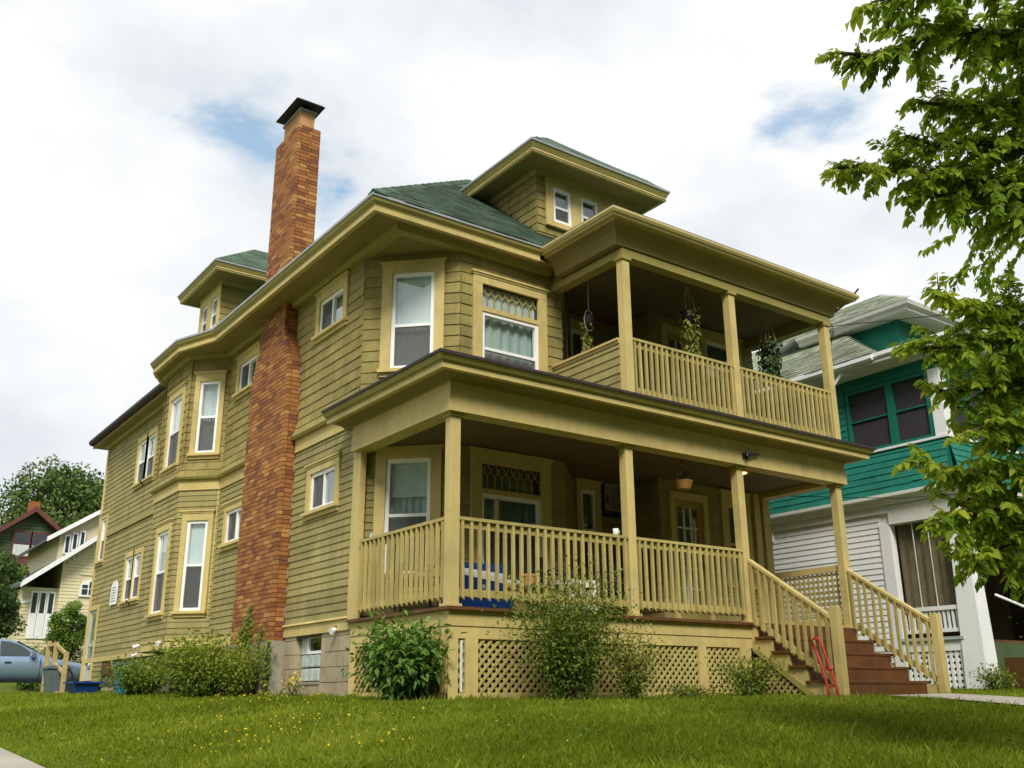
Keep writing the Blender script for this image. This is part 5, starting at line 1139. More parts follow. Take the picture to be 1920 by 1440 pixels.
pt_ = thing('clay_pot', 'clay plant pot on the low porch table', 'pot', (1.72, .8, 1.39)); obj('pot', MB().lathe([(.06, 0), (.09, .13), (.10, .135), (.10, .16), (.08, .16)], (1.72, .8, 1.39), 16), 'terracotta', pt_, smooth=False)
cr = thing('white_crate', 'white slatted crate beside the porch chair near the second post', 'crate', (2.85, 1.2, 1.0))
for i in range(4): obj('slat', MB().box(2.62, 3.08, 1.03, 1.045, 1.02+.15*i, 1.12+.15*i), 'white_paint', cr); obj('slat', MB().box(2.62, 3.08, 1.36, 1.375, 1.02+.15*i, 1.12+.15*i), 'white_paint', cr)
for a in (2.62, 3.05):
    for b in (1.046, 1.33): obj('corner', MB().box(a, a+.03, b, b+.03, 1.0, 1.58), 'white_paint', cr)
mg = thing('mug', 'white mug left on the porch rail beside the second post', 'mug', (2.54, -.01, 2.03)); obj('cup', MB().lathe([(.030, 0), (.037, .01), (.040, .085), (.035, .085), (.033, .01)], (2.54, -.01, 2.03), 20), 'ceramic', mg, smooth=True)
obj('handle', MB().tube([(2.578+.028*math.sin(a), -.01, 2.075+.026*math.cos(a)) for a in [math.pi*i/8 for i in range(9)]], .006, 8), 'ceramic', mg, smooth=True)
tag(obj('jar_candle', MB().lathe([(.020, 0), (.022, .008), (.022, .05), (.015, .06), (.015, .065)], (-.01, 1.97, R1), 14), 'glass_block'), 'small glass jar at the wall end of the left porch rail', 'jar')
# ceiling lamp, lit
lm = thing('ceiling_lamp', 'small lit dish lamp on the lower porch ceiling behind the third post', 'lamp', (5.5, .35, 3.36))
obj('dish', MB().lathe([(.05, 0), (.14, -.03), (.16, -.06), (.15, -.065), (.02, -.03)], (5.5, .35, 3.36), 20), 'terracotta', lm, smooth=True)
mm = bpy.data.materials.new('bulb'); mm.use_nodes = True; mm.node_tree.nodes['Principled BSDF'].inputs['Emission Color'].default_value = (1, .62, .25, 1); mm.node_tree.nodes['Principled BSDF'].inputs['Emission Strength'].default_value = 3.0; MATS['bulb'] = mm
obj('bulb', MB().lathe([(.01, -.085), (.05, -.075), (.10, -.062), (.01, -.06)], (5.5, .35, 3.36), 14), 'bulb', lm, smooth=True)
# red garden hose-reel frame leaning on the stair rail
rt_ = thing('red_tube_frame', 'red tubular cart handle leaning against the left stair railing', 'frame', (4.93, -1.3, 0.0))
obj('handle', MB().tube([(4.90, -1.33, -.05), (4.90, -1.32, .10), (4.915, -1.27, .30), (4.94, -1.17, .55), (4.955, -1.09, .70), (4.96, -1.15, .735), (4.96, -1.21, .72), (4.95, -1.27, .58), (4.93, -1.37, .32), (4.92, -1.44, .10), (4.92, -1.45, -.05)], .018, 8), 'red_paint', rt_, smooth=True)
for zz in (.12, .33): obj('crossbar', MB().tube([(4.91, -1.28-.02, zz), (4.92, -1.42, zz)], .012, 6), 'red_paint', rt_)

# ------------------------------------------------------------------ vegetation helpers
def norm(a): return a/np.maximum(np.linalg.norm(a, axis=1, keepdims=True), 1e-9)
def np_mesh(name, V, F, tone=None):
    me = bpy.data.meshes.new(name); k = F.shape[1]; nf = len(F)
    me.vertices.add(len(V)); me.vertices.foreach_set('co', V.astype(np.float32).ravel())
    me.loops.add(nf*k); me.loops.foreach_set('vertex_index', F.astype(np.int32).ravel())
    me.polygons.add(nf); me.polygons.foreach_set('loop_start', np.arange(0, nf*k, k, dtype=np.int32))
    try: me.polygons.foreach_set('loop_total', np.full(nf, k, dtype=np.int32))
    except Exception: pass
    if tone is not None:
        a = me.attributes.new('tone', 'FLOAT', 'FACE'); a.data.foreach_set('value', tone.astype(np.float32))
    me.update(calc_edges=True); me.validate(); return me
def leaf_geo(P, A, N, L, W, tone, shape='diamond'):
    S = norm(np.cross(A, N)); N = norm(np.cross(S, A)); L = L[:, None]; W = W[:, None]; n = len(P)
    if shape == 'diamond':
        V = np.stack([P, P+A*L*.42+S*W*.5+N*W*.18, P+A*L-N*L*.12, P+A*L*.42-S*W*.5+N*W*.18], 1).reshape(-1, 3)
        b = np.arange(n)*4; F = np.concatenate([np.stack([b, b+1, b+2], 1), np.stack([b, b+2, b+3], 1)]); return V, F, np.concatenate([tone, tone])
    V = np.stack([P, P+A*L*.22+S*W*.46+N*W*.14, P+A*L*.58+S*W*.36+N*W*.12-N*L*.04, P+A*L-N*L*.16, P+A*L*.58-S*W*.36+N*W*.12-N*L*.04, P+A*L*.22-S*W*.46+N*W*.14], 1).reshape(-1, 3)
    b = np.arange(n)*6; F = np.concatenate([np.stack([b, b+1, b+2, b+3], 1), np.stack([b, b+3, b+4, b+5], 1)]); return V, F, np.concatenate([tone, tone])
def leaves(name, P, A, N, L, W, tone, m, parent=None, shape='diamond', kind='stuff'):
    V, F, T = leaf_geo(P, norm(A), norm(N), L, W, tone, shape); return link(name, np_mesh(name, V, F, T), m, parent, False, kind)
def rnd_dirs(n, up=0.0): d = rng.normal(size=(n, 3)); d[:, 2] += up; return norm(d)
def vnoise(p, s, seed=0):                                 # cheap smooth noise 0..1
    q = p*s+seed*7.3; return .5+.25*(np.sin(q[:, 0]*1.7+1.3*np.sin(q[:, 1]*1.1+seed))+np.sin(q[:, 1]*1.9+1.7*np.sin(q[:, 2]*1.3+seed*2)+q[:, 2]*.8))*1.0
def tree(name, label, base, height, crown_c, radii, n, leaf, m, trunk_r=.25, group=None, clumps=40, cat='tree', tone0=.42, nolimb=False):
    t = thing(name, label, cat, base, group); bx_, by_, bz_ = base; cx, cy, cz_ = crown_c
    mb = MB(); mb.tube([(bx_, by_, bz_-.3), (bx_+.05*height*.1, by_, bz_+height*.25), (cx, cy, cz_-radii[2]*.2), (cx, cy, cz_+radii[2]*.6)], [trunk_r, trunk_r*.8, trunk_r*.5, trunk_r*.12], 10)
    obj('trunk', mb, 'bark', t, smooth=True)
    C = rnd_dirs(clumps)*(rng.uniform(.35, 1.0, (clumps, 1))**.6)*np.array(radii)*.82+np.array(crown_c); rad = rng.uniform(.22, .38, clumps)*min(radii)
    if not nolimb:
        for i in range(0, clumps, 3):
            s = np.array([cx, cy, cz_-radii[2]*.35]); e = C[i]; mid = (s+e)/2+np.array([0, 0, -.06*radii[2]])
            obj('limb', MB().tube([tuple(s), tuple(mid), tuple(e)], [trunk_r*.35, trunk_r*.2, .02], 6), 'bark', t)
    idx = rng.integers(0, clumps, n); D = rnd_dirs(n); rr = rng.uniform(.3, 1.0, (n, 1))**.45
    P = C[idx]+D*rr*rad[idx][:, None]*np.array([1.15, 1.15, .85]); A = norm(D*.5+rnd_dirs(n)+np.array([0, 0, -.35])); N = norm(D+rnd_dirs(n)*.7+np.array([0, 0, .5]))
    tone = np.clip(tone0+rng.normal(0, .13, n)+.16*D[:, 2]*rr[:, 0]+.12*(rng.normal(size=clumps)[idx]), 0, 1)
    leaves('crown', P, A, N, leaf*rng.uniform(.6, 1.3, n), leaf*.62*rng.uniform(.7, 1.2, n), tone, m, t); return t
def shrub(name, label, base, radii, h, n, L, W, m, stems=14, shape='diamond', droop=.1, cat='shrub', group=None, tone0=.45, top=.0, shell=.5, stem_r=.008):
    t = thing(name, label, cat, base, group); b = np.array(base); mb = MB(); tips = []
    for i in range(stems):
        a = 2*math.pi*i/stems+random.uniform(-.3, .3); r_ = random.uniform(.35, .95)
        e = b+np.array([math.cos(a)*radii[0]*r_, math.sin(a)*radii[1]*r_, h*math.sqrt(max(.05, 1-(r_*.75)**2))*random.uniform(.75, 1.05)+top*random.random()])
        mid = b+(e-b)*np.array([.35, .35, .6]); mb.tube([tuple(b+np.array([random.gauss(0, .04), random.gauss(0, .04), -.05])), tuple(mid), tuple(e)], [stem_r, stem_r*.8, stem_r*.35], 5); tips.append((b, mid, e))
    obj('stems', mb, 'twig', t, kind='stuff')
    k = rng.integers(0, stems, n); u = rng.uniform(shell*.4, 1.0, n)[:, None]; M0 = np.array([q[0] for q in tips]); M1 = np.array([q[1] for q in tips]); M2 = np.array([q[2] for q in tips])
    P = (1-u)**2*M0[k]+2*u*(1-u)*M1[k]+u*u*M2[k]; sp = np.array([radii[0], radii[1], h*.5])*.34
    off = np.clip(rng.normal(size=(n, 3)), -1.7, 1.7)*sp*np.minimum(1, .35+u*.8); P = P+off; P[:, 2] = np.maximum(P[:, 2], b[2]+.02)
    c = b+np.array([0, 0, h*.45]); out_ = norm((P-c)/np.array([radii[0], radii[1], h*.6]))
    A = norm(out_*.9+rnd_dirs(n)*.8+np.array([0, 0, -droop])); N = norm(out_*.6+rnd_dirs(n)*.5+np.array([0, 0, .8]))
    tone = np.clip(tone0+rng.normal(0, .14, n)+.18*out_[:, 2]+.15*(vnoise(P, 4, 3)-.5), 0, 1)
    leaves('foliage', P, A, N, L*rng.uniform(.6, 1.25, n), W*rng.uniform(.7, 1.2, n), tone, m, t, shape); return t
# ---- shrubs round the house
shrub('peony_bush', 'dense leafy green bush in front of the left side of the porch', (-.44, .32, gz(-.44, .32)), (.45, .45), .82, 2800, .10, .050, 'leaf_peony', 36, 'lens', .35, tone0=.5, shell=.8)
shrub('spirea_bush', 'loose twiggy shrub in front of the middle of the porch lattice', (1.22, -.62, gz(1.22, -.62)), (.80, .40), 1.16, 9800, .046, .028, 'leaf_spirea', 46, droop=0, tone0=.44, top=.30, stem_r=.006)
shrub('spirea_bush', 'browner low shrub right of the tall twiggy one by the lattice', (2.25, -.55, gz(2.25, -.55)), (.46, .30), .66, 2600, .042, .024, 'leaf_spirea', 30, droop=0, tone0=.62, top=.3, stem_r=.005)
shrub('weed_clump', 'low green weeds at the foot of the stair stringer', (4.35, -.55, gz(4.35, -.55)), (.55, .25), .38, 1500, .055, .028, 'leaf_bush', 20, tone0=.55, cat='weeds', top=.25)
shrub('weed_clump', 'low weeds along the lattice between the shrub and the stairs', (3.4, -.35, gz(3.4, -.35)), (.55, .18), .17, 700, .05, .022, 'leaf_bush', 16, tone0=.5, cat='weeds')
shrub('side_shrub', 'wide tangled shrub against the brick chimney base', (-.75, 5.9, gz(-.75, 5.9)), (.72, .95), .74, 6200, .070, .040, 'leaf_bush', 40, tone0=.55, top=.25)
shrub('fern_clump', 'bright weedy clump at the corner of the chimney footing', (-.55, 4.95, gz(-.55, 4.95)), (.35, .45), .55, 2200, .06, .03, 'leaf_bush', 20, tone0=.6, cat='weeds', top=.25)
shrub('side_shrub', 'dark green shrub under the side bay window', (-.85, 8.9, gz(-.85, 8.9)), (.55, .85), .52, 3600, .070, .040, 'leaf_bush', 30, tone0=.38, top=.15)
shrub('porch_planting', 'dark leafy planting beside the neighbour front steps', (10.75, -1.75, gz(10.75, -1.75)), (.6, .5), 1.2, 4200, .075, .04, 'leaf_bush', 30, tone0=.3)
shrub('porch_planting', 'weedy low planting at the foot of the neighbour column', (9.7, -.95, gz(9.7, -.95)), (.4, .3), .35, 900, .06, .03, 'leaf_bush', 16, tone0=.45)
shrub('goldenrod_plant', 'yellow flowering weed below the glass block window', (-.22, 3.75, gz(-.22, 3.75)), (.16, .16), .30, 160, .05, .018, 'leaf_bush', 8, cat='weed')
gp = MB(); 
P = np.array([-.22, 3.75, gz(-.22, 3.75)+.27])+rng.normal(size=(90, 3))*np.array([.09, .10, .06]); leaves('yellow_flowers', P, rnd_dirs(90, .5), rnd_dirs(90, 1), np.full(90, .03), np.full(90, .026), rng.uniform(0, 1, 90), 'dandelion', bpy.data.objects['goldenrod_plant'])
# vine on the chimney footing
vt = thing('climbing_vine', 'leafy vine climbing the chimney footing and lower bricks', 'vine', (-.3, 5.5, gz(-.3, 5.5)))
mb = MB(); VP = []
for y0, zt_, y1 in ((5.40, 1.3, 5.5), (5.05, 1.0, 4.95), (5.75, 1.1, 5.7), (4.60, .8, 4.60)):
    pts = [(-.27, y0+(y1-y0)*i/6+random.gauss(0, .03), .02+zt_*i/6) for i in range(7)]
    for q in pts:
        pass
    pts = [(q[0]+(.03 if q[2] > .84 else 0), q[1], q[2]) for q in pts]; mb.tube(pts, .008, 5); VP += [np.array(pts[i])+(np.array(pts[i+1])-np.array(pts[i]))*t for i in range(6) for t in np.linspace(0, 1, 14 if zt_ > 1 else 9)]
obj('stems', mb, 'twig', vt, kind='stuff'); VP = np.repeat(np.array(VP), 3, 0); n = len(VP); VP = VP+rng.normal(size=(n, 3))*np.array([.02, .085, .05]); VP[:, 0] = np.minimum(VP[:, 0], -.235)
leaves('foliage', VP, norm(rnd_dirs(n)*.6+np.array([-.3, -.1, -.6])), norm(rnd_dirs(n)*.4+np.array([-1, -.2, .3])), rng.uniform(.045, .085, n), rng.uniform(.035, .06, n), np.clip(rng.normal(.55, .18, n), 0, 1), 'leaf_bush', vt)

# ---- background greenery on the left
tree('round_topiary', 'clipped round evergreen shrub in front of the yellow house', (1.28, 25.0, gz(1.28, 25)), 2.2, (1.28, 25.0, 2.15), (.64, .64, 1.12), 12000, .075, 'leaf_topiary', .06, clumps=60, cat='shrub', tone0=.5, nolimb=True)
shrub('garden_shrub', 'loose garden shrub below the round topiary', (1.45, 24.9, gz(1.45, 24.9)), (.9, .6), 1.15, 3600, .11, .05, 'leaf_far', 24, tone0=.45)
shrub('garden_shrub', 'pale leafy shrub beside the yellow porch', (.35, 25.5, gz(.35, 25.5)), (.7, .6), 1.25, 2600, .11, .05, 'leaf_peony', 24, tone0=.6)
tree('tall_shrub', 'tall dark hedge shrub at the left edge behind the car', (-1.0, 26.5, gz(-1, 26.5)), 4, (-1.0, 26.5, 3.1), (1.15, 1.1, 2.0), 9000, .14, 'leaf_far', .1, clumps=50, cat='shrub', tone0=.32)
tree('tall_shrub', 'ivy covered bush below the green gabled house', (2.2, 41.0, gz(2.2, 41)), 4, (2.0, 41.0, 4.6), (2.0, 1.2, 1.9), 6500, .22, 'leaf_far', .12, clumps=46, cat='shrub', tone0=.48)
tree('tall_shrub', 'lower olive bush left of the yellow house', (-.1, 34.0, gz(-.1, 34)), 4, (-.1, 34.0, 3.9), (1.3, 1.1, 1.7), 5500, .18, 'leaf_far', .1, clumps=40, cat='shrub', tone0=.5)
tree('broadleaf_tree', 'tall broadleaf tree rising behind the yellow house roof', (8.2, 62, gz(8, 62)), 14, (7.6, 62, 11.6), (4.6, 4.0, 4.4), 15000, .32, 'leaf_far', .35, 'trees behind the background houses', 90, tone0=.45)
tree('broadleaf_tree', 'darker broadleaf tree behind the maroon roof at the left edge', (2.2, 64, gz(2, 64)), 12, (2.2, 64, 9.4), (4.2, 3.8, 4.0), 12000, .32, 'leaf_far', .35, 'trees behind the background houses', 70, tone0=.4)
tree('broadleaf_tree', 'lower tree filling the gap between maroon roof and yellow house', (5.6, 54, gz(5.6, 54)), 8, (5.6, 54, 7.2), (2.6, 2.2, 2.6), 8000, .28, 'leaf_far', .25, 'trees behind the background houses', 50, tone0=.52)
# unseen trees across the street, added to darken the porch and reflect in windows
n = 60000; x = rng.uniform(-55, 55, n); hgt = 14.5+2.2*np.sin(x*.35)+1.6*np.sin(x*.9+1); z = -1.4+rng.uniform(0, 1, n)**.8*hgt*1.25; P = np.stack([x, -27+rng.normal(0, 1.6, n), z], 1)
o = leaves('shading_tree_line', P, rnd_dirs(n), rnd_dirs(n, .4), rng.uniform(.6, 1.3, n), rng.uniform(.4, .8, n), np.clip(rng.normal(.4, .15, n), 0, 1), 'leaf_far'); tag(o, 'unseen row of leafy trees added across the street to darken the porch', 'trees')

# ---- the street tree whose branches hang in from the right
st = thing('street_tree', 'leafy street tree hanging its branches in from the right', 'tree', (2.1, -6.6, gz(2.1, -6.6)))
TB = [[(-.04, -7.15, 4.74), (-.55, -6.87, 4.55), (-.89, -6.75, 4.38), (-1.12, -6.66, 4.25)], [(.15, -7.0, 4.4), (-.42, -6.75, 4.3), (-.88, -6.54, 4.04), (-1.23, -6.4, 4.01)],
 [(.5, -6.77, 4.11), (-.01, -6.58, 3.97), (-.42, -6.46, 3.92)], [(.45, -6.74, 3.75), (-.14, -6.45, 3.68), (-.36, -6.35, 3.74)], [(.38, -6.72, 3.43), (-.21, -6.34, 3.48), (-.58, -6.17, 3.5), (-.86, -6.08, 3.42)],
 [(.62, -6.58, 3.46), (.1, -6.44, 3.36), (-.34, -6.26, 3.30)], [(.78, -6.44, 2.66), (.2, -6.33, 2.58), (-.22, -6.3, 2.62)], [(.7, -6.42, 2.4), (.16, -6.22, 2.31), (-.26, -6.07, 2.24)],
 [(.93, -6.26, 2.17), (.42, -6.11, 2.07), (.13, -5.99, 2.03)], [(.81, -6.26, 1.82), (.44, -6.2, 1.78), (.18, -6.11, 1.7)], [(1.02, -6.11, 1.57), (.4, -5.99, 1.49), (-.05, -5.85, 1.55)],
 [(1.05, -6.04, 1.27), (.46, -5.99, 1.2), (.06, -5.88, 1.1)], [(1.06, -5.99, .97), (.61, -5.97, .92), (.34, -5.9, .94)]]
TB = [b[:-1]+[tuple(np.array(b[-1])*.78+np.array(b[-2])*.22)] for b in TB]
g0 = gz(2.1, -6.6); mb = MB(); mb.tube([(2.1, -6.6, g0-.3), (2.1, -6.6, g0+.5), (2.05, -6.62, 1.5), (2.1, -6.65, 3.5), (2.0, -6.7, 5.5), (2.1, -6.7, 7.5)], [.24, .20, .17, .14, .09, .03], 12); obj('trunk', mb, 'bark', st, smooth=True)
LP_, LA, LN, LT, LL = [], [], [], [], []
tw = MB()
def twig(p, d, ln, tone, dens=1.0):
    d = np.array(d, float); d /= np.linalg.norm(d); k = max(3, int(ln/.023*dens)); q = np.array(p, float); pts = [tuple(q)]
    for i in range(k):
        d = d+np.array([0, 0, -.035])+rng.normal(size=3)*.05; d /= np.linalg.norm(d); q = q+d*(ln/k); pts.append(tuple(q))
        side = np.cross(d, [0, 0, 1.0]); side /= max(np.linalg.norm(side), 1e-6)
        for sgn in (1, -1):
            LP_.append(q+rng.normal(size=3)*.008); LA.append(d*.55+side*sgn*rng.uniform(.5, 1.0)+np.array([0, 0, -rng.uniform(.15, .9)])); LN.append(np.array([0, 0, 1.0])+rng.normal(size=3)*.6); LT.append(tone+rng.normal(0, .12)); LL.append((.036+.070*rng.random()**1.6)*(1 if i < k-1 else .8))
    tw.tube([pts[0], pts[len(pts)//2], pts[-1]], [.005, .0035, .002], 4)
for b in TB:
    b0 = np.array(b[0]); start = np.array([2.05, -6.65, b0[2]-.45]); pts = [start, start*.45+b0*.55+np.array([0, 0, .08])]+[np.array(q) for q in b]
    obj('limb', MB().tube([tuple(q) for q in pts], [.05, .035]+[.022-.016*i/len(b) for i in range(len(b))], 6), 'bark', st, smooth=True)
    for i in range(1, len(pts)-1):
        a, c = pts[i], pts[i+1]; seg = np.linalg.norm(c-a); last = i == len(pts)-2
        m_ = int(seg/(.023 if not last else .032)); ax = (c-a)/seg
        for j in range(m_):
            t = (j+rng.random())/m_; p = a+(c-a)*t; rem = np.linalg.norm(pts[-1]-p); ln = min(.16+rem*.34, .52)*rng.uniform(.6, 1.15)
            d = ax*rng.uniform(.4, 1.0)+rng.normal(size=3)*np.array([.55, .55, .42]); twig(p, d, ln, .55+.10*rng.normal()+(.10 if last else -.02))
    twig(pts[-1]-(pts[-1]-pts[-2])*.1, pts[-1]-pts[-2], .14, .72)
# rest of the crown, towards and past the trunk
for i in range(300):
    d = rnd_dirs(1)[0]; p = np.array([2.25, -6.7, 4.3])+d*rng.uniform(.45, 1.0)*np.array([1.45, 1.6, 3.3])
    if p[0] < 1.7 and 2.5 < p[2] < 3.5: continue
    twig(p, d+rng.normal(size=3)*.5, rng.uniform(.35, .65), .42+.1*rng.normal(), .8)
obj('twigs', tw, 'twig', st, kind='stuff')
LP_, LA, LN, LT, LL = map(np.array, (LP_, LA, LN, LT, LL)); LA = norm(LA); LN = norm(LN); LT = np.clip(LT, 0, 1)
yel = rng.random(len(LT)) < .02; LT = np.where(yel, np.clip(LT+.35, 0, 1), LT)
dist = np.linalg.norm(LP_-np.array(CAM), axis=1)+np.where(LP_[:, 0] > .55, 50, 0); ordr = np.argsort(dist); ownl = ordr[:300]; rest = ordr[300:]
leaves('crown', LP_[rest], LA[rest], LN[rest], LL[rest], LL[rest]*.56, LT[rest], 'leaf_tree', st, 'lens')
V, F, T = leaf_geo(np.zeros((1, 3)), np.array([[0, 1.0, 0]]), np.array([[0, 0, 1.0]]), np.ones(1), np.full(1, .5), np.zeros(1), 'lens')
lm_ = []
for tv in (.35, .45, .55, .65, .8):
    me = np_mesh('leaf', V, F, np.full(2, tv)); me.materials.append(MATS['leaf_tree']); lm_.append(me)
for i in ownl:
    A = Vector(LA[i]); N = Vector(LN[i]); S = A.cross(N).normalized(); N = S.cross(A); k = LL[i]
    o = bpy.data.objects.new('leaf', lm_[min(4, max(0, int((LT[i]-.3)*10)))]); COL.objects.link(o); o.parent = st; o.matrix_parent_inverse = Matrix.Translation(-st.location)
    o.matrix_basis = Matrix(((S.x*k, A.x*k, N.x*k, LP_[i][0]), (S.y*k, A.y*k, N.y*k, LP_[i][1]), (S.z*k, A.z*k, N.z*k, LP_[i][2]), (0, 0, 0, 1)))

# ---- hanging plants
def trailing(parent, c, n, spread, drop, m, L, W, up=.08):
    P = []; 
    for i in range(n):
        a = rng.uniform(0, 2*math.pi); t = rng.random()**.8; r_ = spread*(.35+.65*rng.random())*(1-.35*t); P.append((c[0]+math.cos(a)*r_, c[1]+math.sin(a)*r_, c[2]+up*(1-t)*rng.random()-drop*t))
    P = np.array(P); o_ = norm(P-np.array(c)+1e-6); A = norm(o_*np.array([1, 1, .2])+rnd_dirs(n)*.5+np.array([0, 0, -.7])); N = norm(o_*np.array([1, 1, 0])+rnd_dirs(n)*.4+np.array([0, 0, .4]))
    leaves('foliage', P, A, N, L*rng.uniform(.7, 1.2, n), W*rng.uniform(.7, 1.2, n), np.clip(rng.normal(.55, .2, n), 0, 1), m, parent, 'lens')
def hanger(t, x, y, ztop, zring, r, n=4):
    for i in range(n):
        a = 2*math.pi*i/n+.4; obj('cord', MB().tube([(x, y, ztop), (x+r*math.cos(a), y+r*math.sin(a), zring)], .006, 5), 'cord', t)
zc_ = 6.21
t = thing('hanging_plant', 'small trailing plant in a dark oval hanger behind the siding parapet', 'hanging plant', (2.98, .9, 5.3), 'plants hanging on the upper porch')
obj('cord', MB().tube([(2.98, .9, zc_), (2.98, .9, 5.62)], .006, 5), 'cord', t); obj('hoop', MB().tube([(2.98+.09*math.sin(a), .9, 5.45+.17*math.cos(a)) for a in [2*math.pi*i/16 for i in range(17)]], .008, 5, False), 'cord', t)
obj('pot', MB().lathe([(.03, -.10), (.075, -.06), (.085, .02), (.07, .08), (.03, .12)], (2.98, .9, 5.44), 16), 'dark', t, smooth=True); trailing(t, (2.90, .86, 5.36), 110, .10, .44, 'leaf_pothos', .06, .045)
t = thing('hanging_plant', 'yellow green pothos in a cord hanger between the first two upper posts', 'hanging plant', (4.47, .25, 5.6), 'plants hanging on the upper porch')
hanger(t, 4.47, .25, zc_, 5.72, .12); obj('pot', MB().lathe([(.07, -.10), (.11, .0), (.125, .10), (.11, .10), (.09, .02)], (4.47, .25, 5.62), 18), 'dark', t, smooth=True); trailing(t, (4.47, .25, 5.72), 330, .19, .72, 'leaf_pothos', .075, .055, .18)
t = thing('hanging_plant', 'dark ivy in a cord hanger between the last two upper posts', 'hanging plant', (6.33, .25, 5.5), 'plants hanging on the upper porch')
hanger(t, 6.33, .25, zc_, 5.62, .13); obj('pot', MB().lathe([(.07, -.12), (.12, .0), (.13, .10), (.11, .10), (.09, .02)], (6.33, .25, 5.50), 18), 'dark', t, smooth=True); trailing(t, (6.33, .25, 5.60), 620, .23, .72, 'leaf_ivy', .07, .055, .12)
t = thing('hanging_basket', 'small wicker basket with a plant hanging under the lower porch beam', 'basket', (4.07, .2, 2.85))
obj('basket', MB().lathe([(.05, -.10), (.10, -.085), (.135, .0), (.15, .035), (.135, .04), (.11, .0)], (4.07, .2, 2.94), 22), 'wicker', t, smooth=False); obj('handle', MB().tube([(4.07+.125*math.cos(a), .2, 2.97+.26*math.sin(a)) for a in [math.pi*i/16 for i in range(17)]], .010, 6), 'wicker', t)
obj('hook', MB().tube([(4.07, .2, 3.36), (4.07, .2, 3.22)], .006, 5), 'black_metal', t); trailing(t, (4.12, .2, 3.0), 70, .09, .05, 'leaf_ivy', .06, .035, .16)

# ---- grass
NG_ = 620000; cxy = np.array([CAM.x, CAM.y]); th = rng.uniform(R(4), R(68), NG_); dmin, dmax = 5.0, 27.0; u = rng.random(NG_); p = -.55
d = (dmin**(1+p)+u*(dmax**(1+p)-dmin**(1+p)))**(1/(1+p)); X_ = cxy[0]+np.sin(th)*d; Y_ = cxy[1]+np.cos(th)*d
keep = ~(((X_ > -.04) & (X_ < 7.45) & (Y_ > -.02)) | ((X_ > 5.0) & (X_ < 7.4) & (Y_ > -1.45)) | ((X_ > 5.72) & (X_ < 7.18) & (Y_ < -1.3)) | ((X_ < -4.35) & (X_ > -6.12)) | (X_ < -8.4) | ((Y_ > 20.5) & (Y_ < 24.5) & (X_ < 3)) | (X_ > 9.9) & (Y_ > -.6))
X_, Y_, d = X_[keep], Y_[keep], d[keep]; n = len(X_); Z_ = ground_np(X_, Y_)
pn = vnoise(np.stack([X_, Y_, X_*0], 1), 1.1, 2); pn2 = vnoise(np.stack([X_, Y_, X_*0], 1), 3.7, 5)
h = (.024+.030*rng.random(n)+.022*pn2)*np.where(rng.random(n) < .04, 1.7, 1.0); edge = np.minimum(np.abs(Y_+.05)+np.where(X_ < 0, 9, 0), np.abs(X_+.06)+np.where(Y_ < 0, 9, 0)); h = h*(1+.9*np.exp(-edge/.10))*(1-.55*np.exp(-np.maximum(X_+4.28, 0)/.9))
w = np.maximum(.0028, d*.00036)*rng.uniform(.7, 1.3, n); a = rng.uniform(0, 2*math.pi, n); la = rng.uniform(0, 2*math.pi, n); lean = h*rng.uniform(.15, .75, n)
dx, dy = np.cos(a)*w, np.sin(a)*w; lx, ly = np.cos(la)*lean, np.sin(la)*lean
V = np.stack([np.stack([X_-dx, Y_-dy, Z_-.01], 1), np.stack([X_+dx, Y_+dy, Z_-.01], 1), np.stack([X_+lx*.4+dx*.6, Y_+ly*.4+dy*.6, Z_+h*.6], 1), np.stack([X_+lx, Y_+ly, Z_+h], 1)], 1).reshape(-1, 3)
bI = np.arange(n)*4; F = np.stack([bI, bI+1, bI+2, bI+3], 1)
pn3 = vnoise(np.stack([X_, Y_, X_*0], 1), .45, 9)
tone = np.clip(.47+rng.normal(0, .15, n)+.34*(pn-.5)+.24*(pn2-.5)+.22*(pn3-.5)+np.where(rng.random(n) < .03, .35, 0), 0, 1)
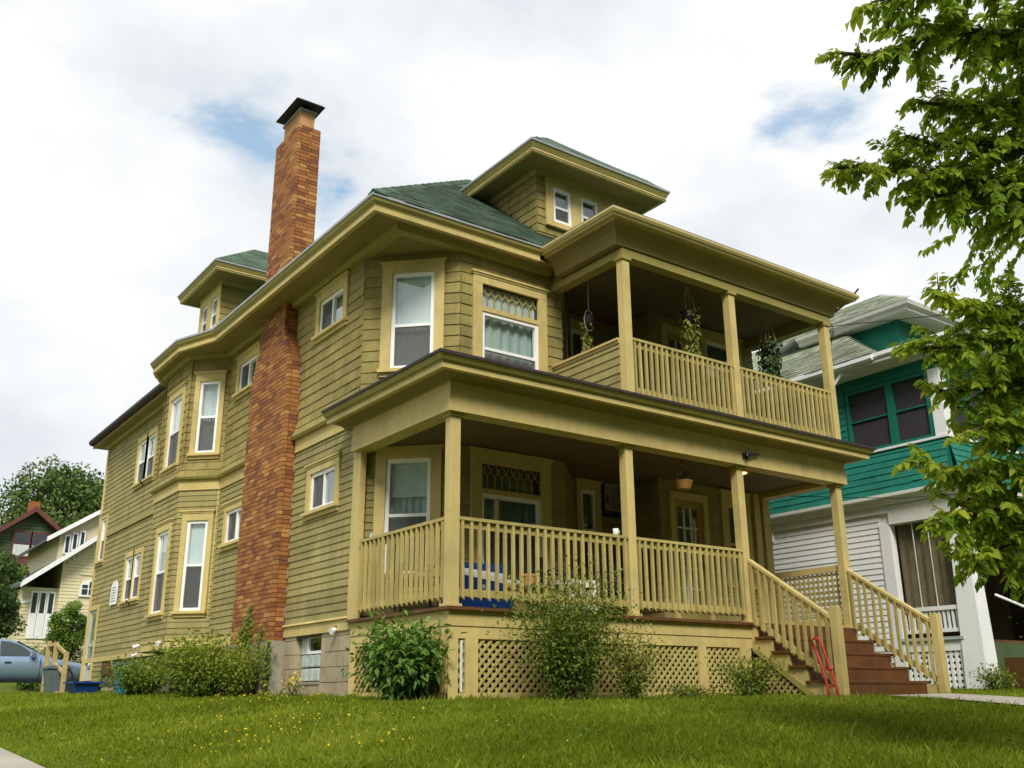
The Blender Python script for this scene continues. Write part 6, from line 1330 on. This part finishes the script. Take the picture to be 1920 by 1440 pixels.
g = link('grass', np_mesh('grass', V, F, tone), 'grass_blade', None, False, 'stuff'); g['label'] = 'short unmown grass covering the front lawn'; g['category'] = 'grass'
# dandelions
n = 290; fx = np.concatenate([rng.normal(-2.5, .6, 130), rng.normal(-1.1, .6, 140), rng.uniform(-4, -1, 20)]); fy = np.concatenate([rng.normal(-1.2, 1.1, 130), rng.normal(3.2, 1.6, 140), rng.uniform(-5, -1, 20)]); fx = np.where((fy > 0) & (fx > -.2), -.4, fx); fz = ground_np(fx, fy)+rng.uniform(.05, .10, n)
mb = MB()
for i in range(n):
    r_ = random.uniform(.006, .012); c = Vector((fx[i], fy[i], fz[i])); tz = rnd_dirs(1, 1.2)[0]; nn = Vector(tz); s1 = nn.orthogonal().normalized(); s2 = nn.cross(s1); k = 8
    ring = [tuple(c+(s1*math.cos(2*math.pi*j/k)+s2*math.sin(2*math.pi*j/k))*r_) for j in range(k)]; n0 = len(mb.v); mb.v += ring+[tuple(c+nn*r_*.5)]; tn = random.random()
    for j in range(k): mb.f.append((n0+j, n0+(j+1) % k, n0+k)); mb.t.append(tn)
o = obj('dandelion_flowers', mb, 'dandelion', None, kind='stuff'); tag(o, 'scattered yellow dandelion flowers in the lawn', 'flowers')

n = 5200; wx = rng.uniform(-4.2, 6, n); wy = rng.uniform(-6, 3, n); pm = vnoise(np.stack([wx, wy, wx*0], 1), 1.6, 4); kp = (pm > .55) & ~((wx > -.1) & (wy > -.1)) & ~((wx > 4.9) & (wy > -1.6)) & ~(wx > 5.6); wx, wy = wx[kp], wy[kp]; n = len(wx)
P = np.stack([wx, wy, ground_np(wx, wy)+rng.uniform(.015, .05, n)], 1); o = leaves('lawn_weeds', P, norm(rnd_dirs(n)*np.array([1, 1, .3])+np.array([0, 0, .25])), rnd_dirs(n, 1.5), rng.uniform(.025, .06, n), rng.uniform(.014, .03, n), np.clip(rng.normal(.5, .2, n), 0, 1), 'leaf_bush'); tag(o, 'clover and broadleaf weeds among the lawn grass', 'weeds')
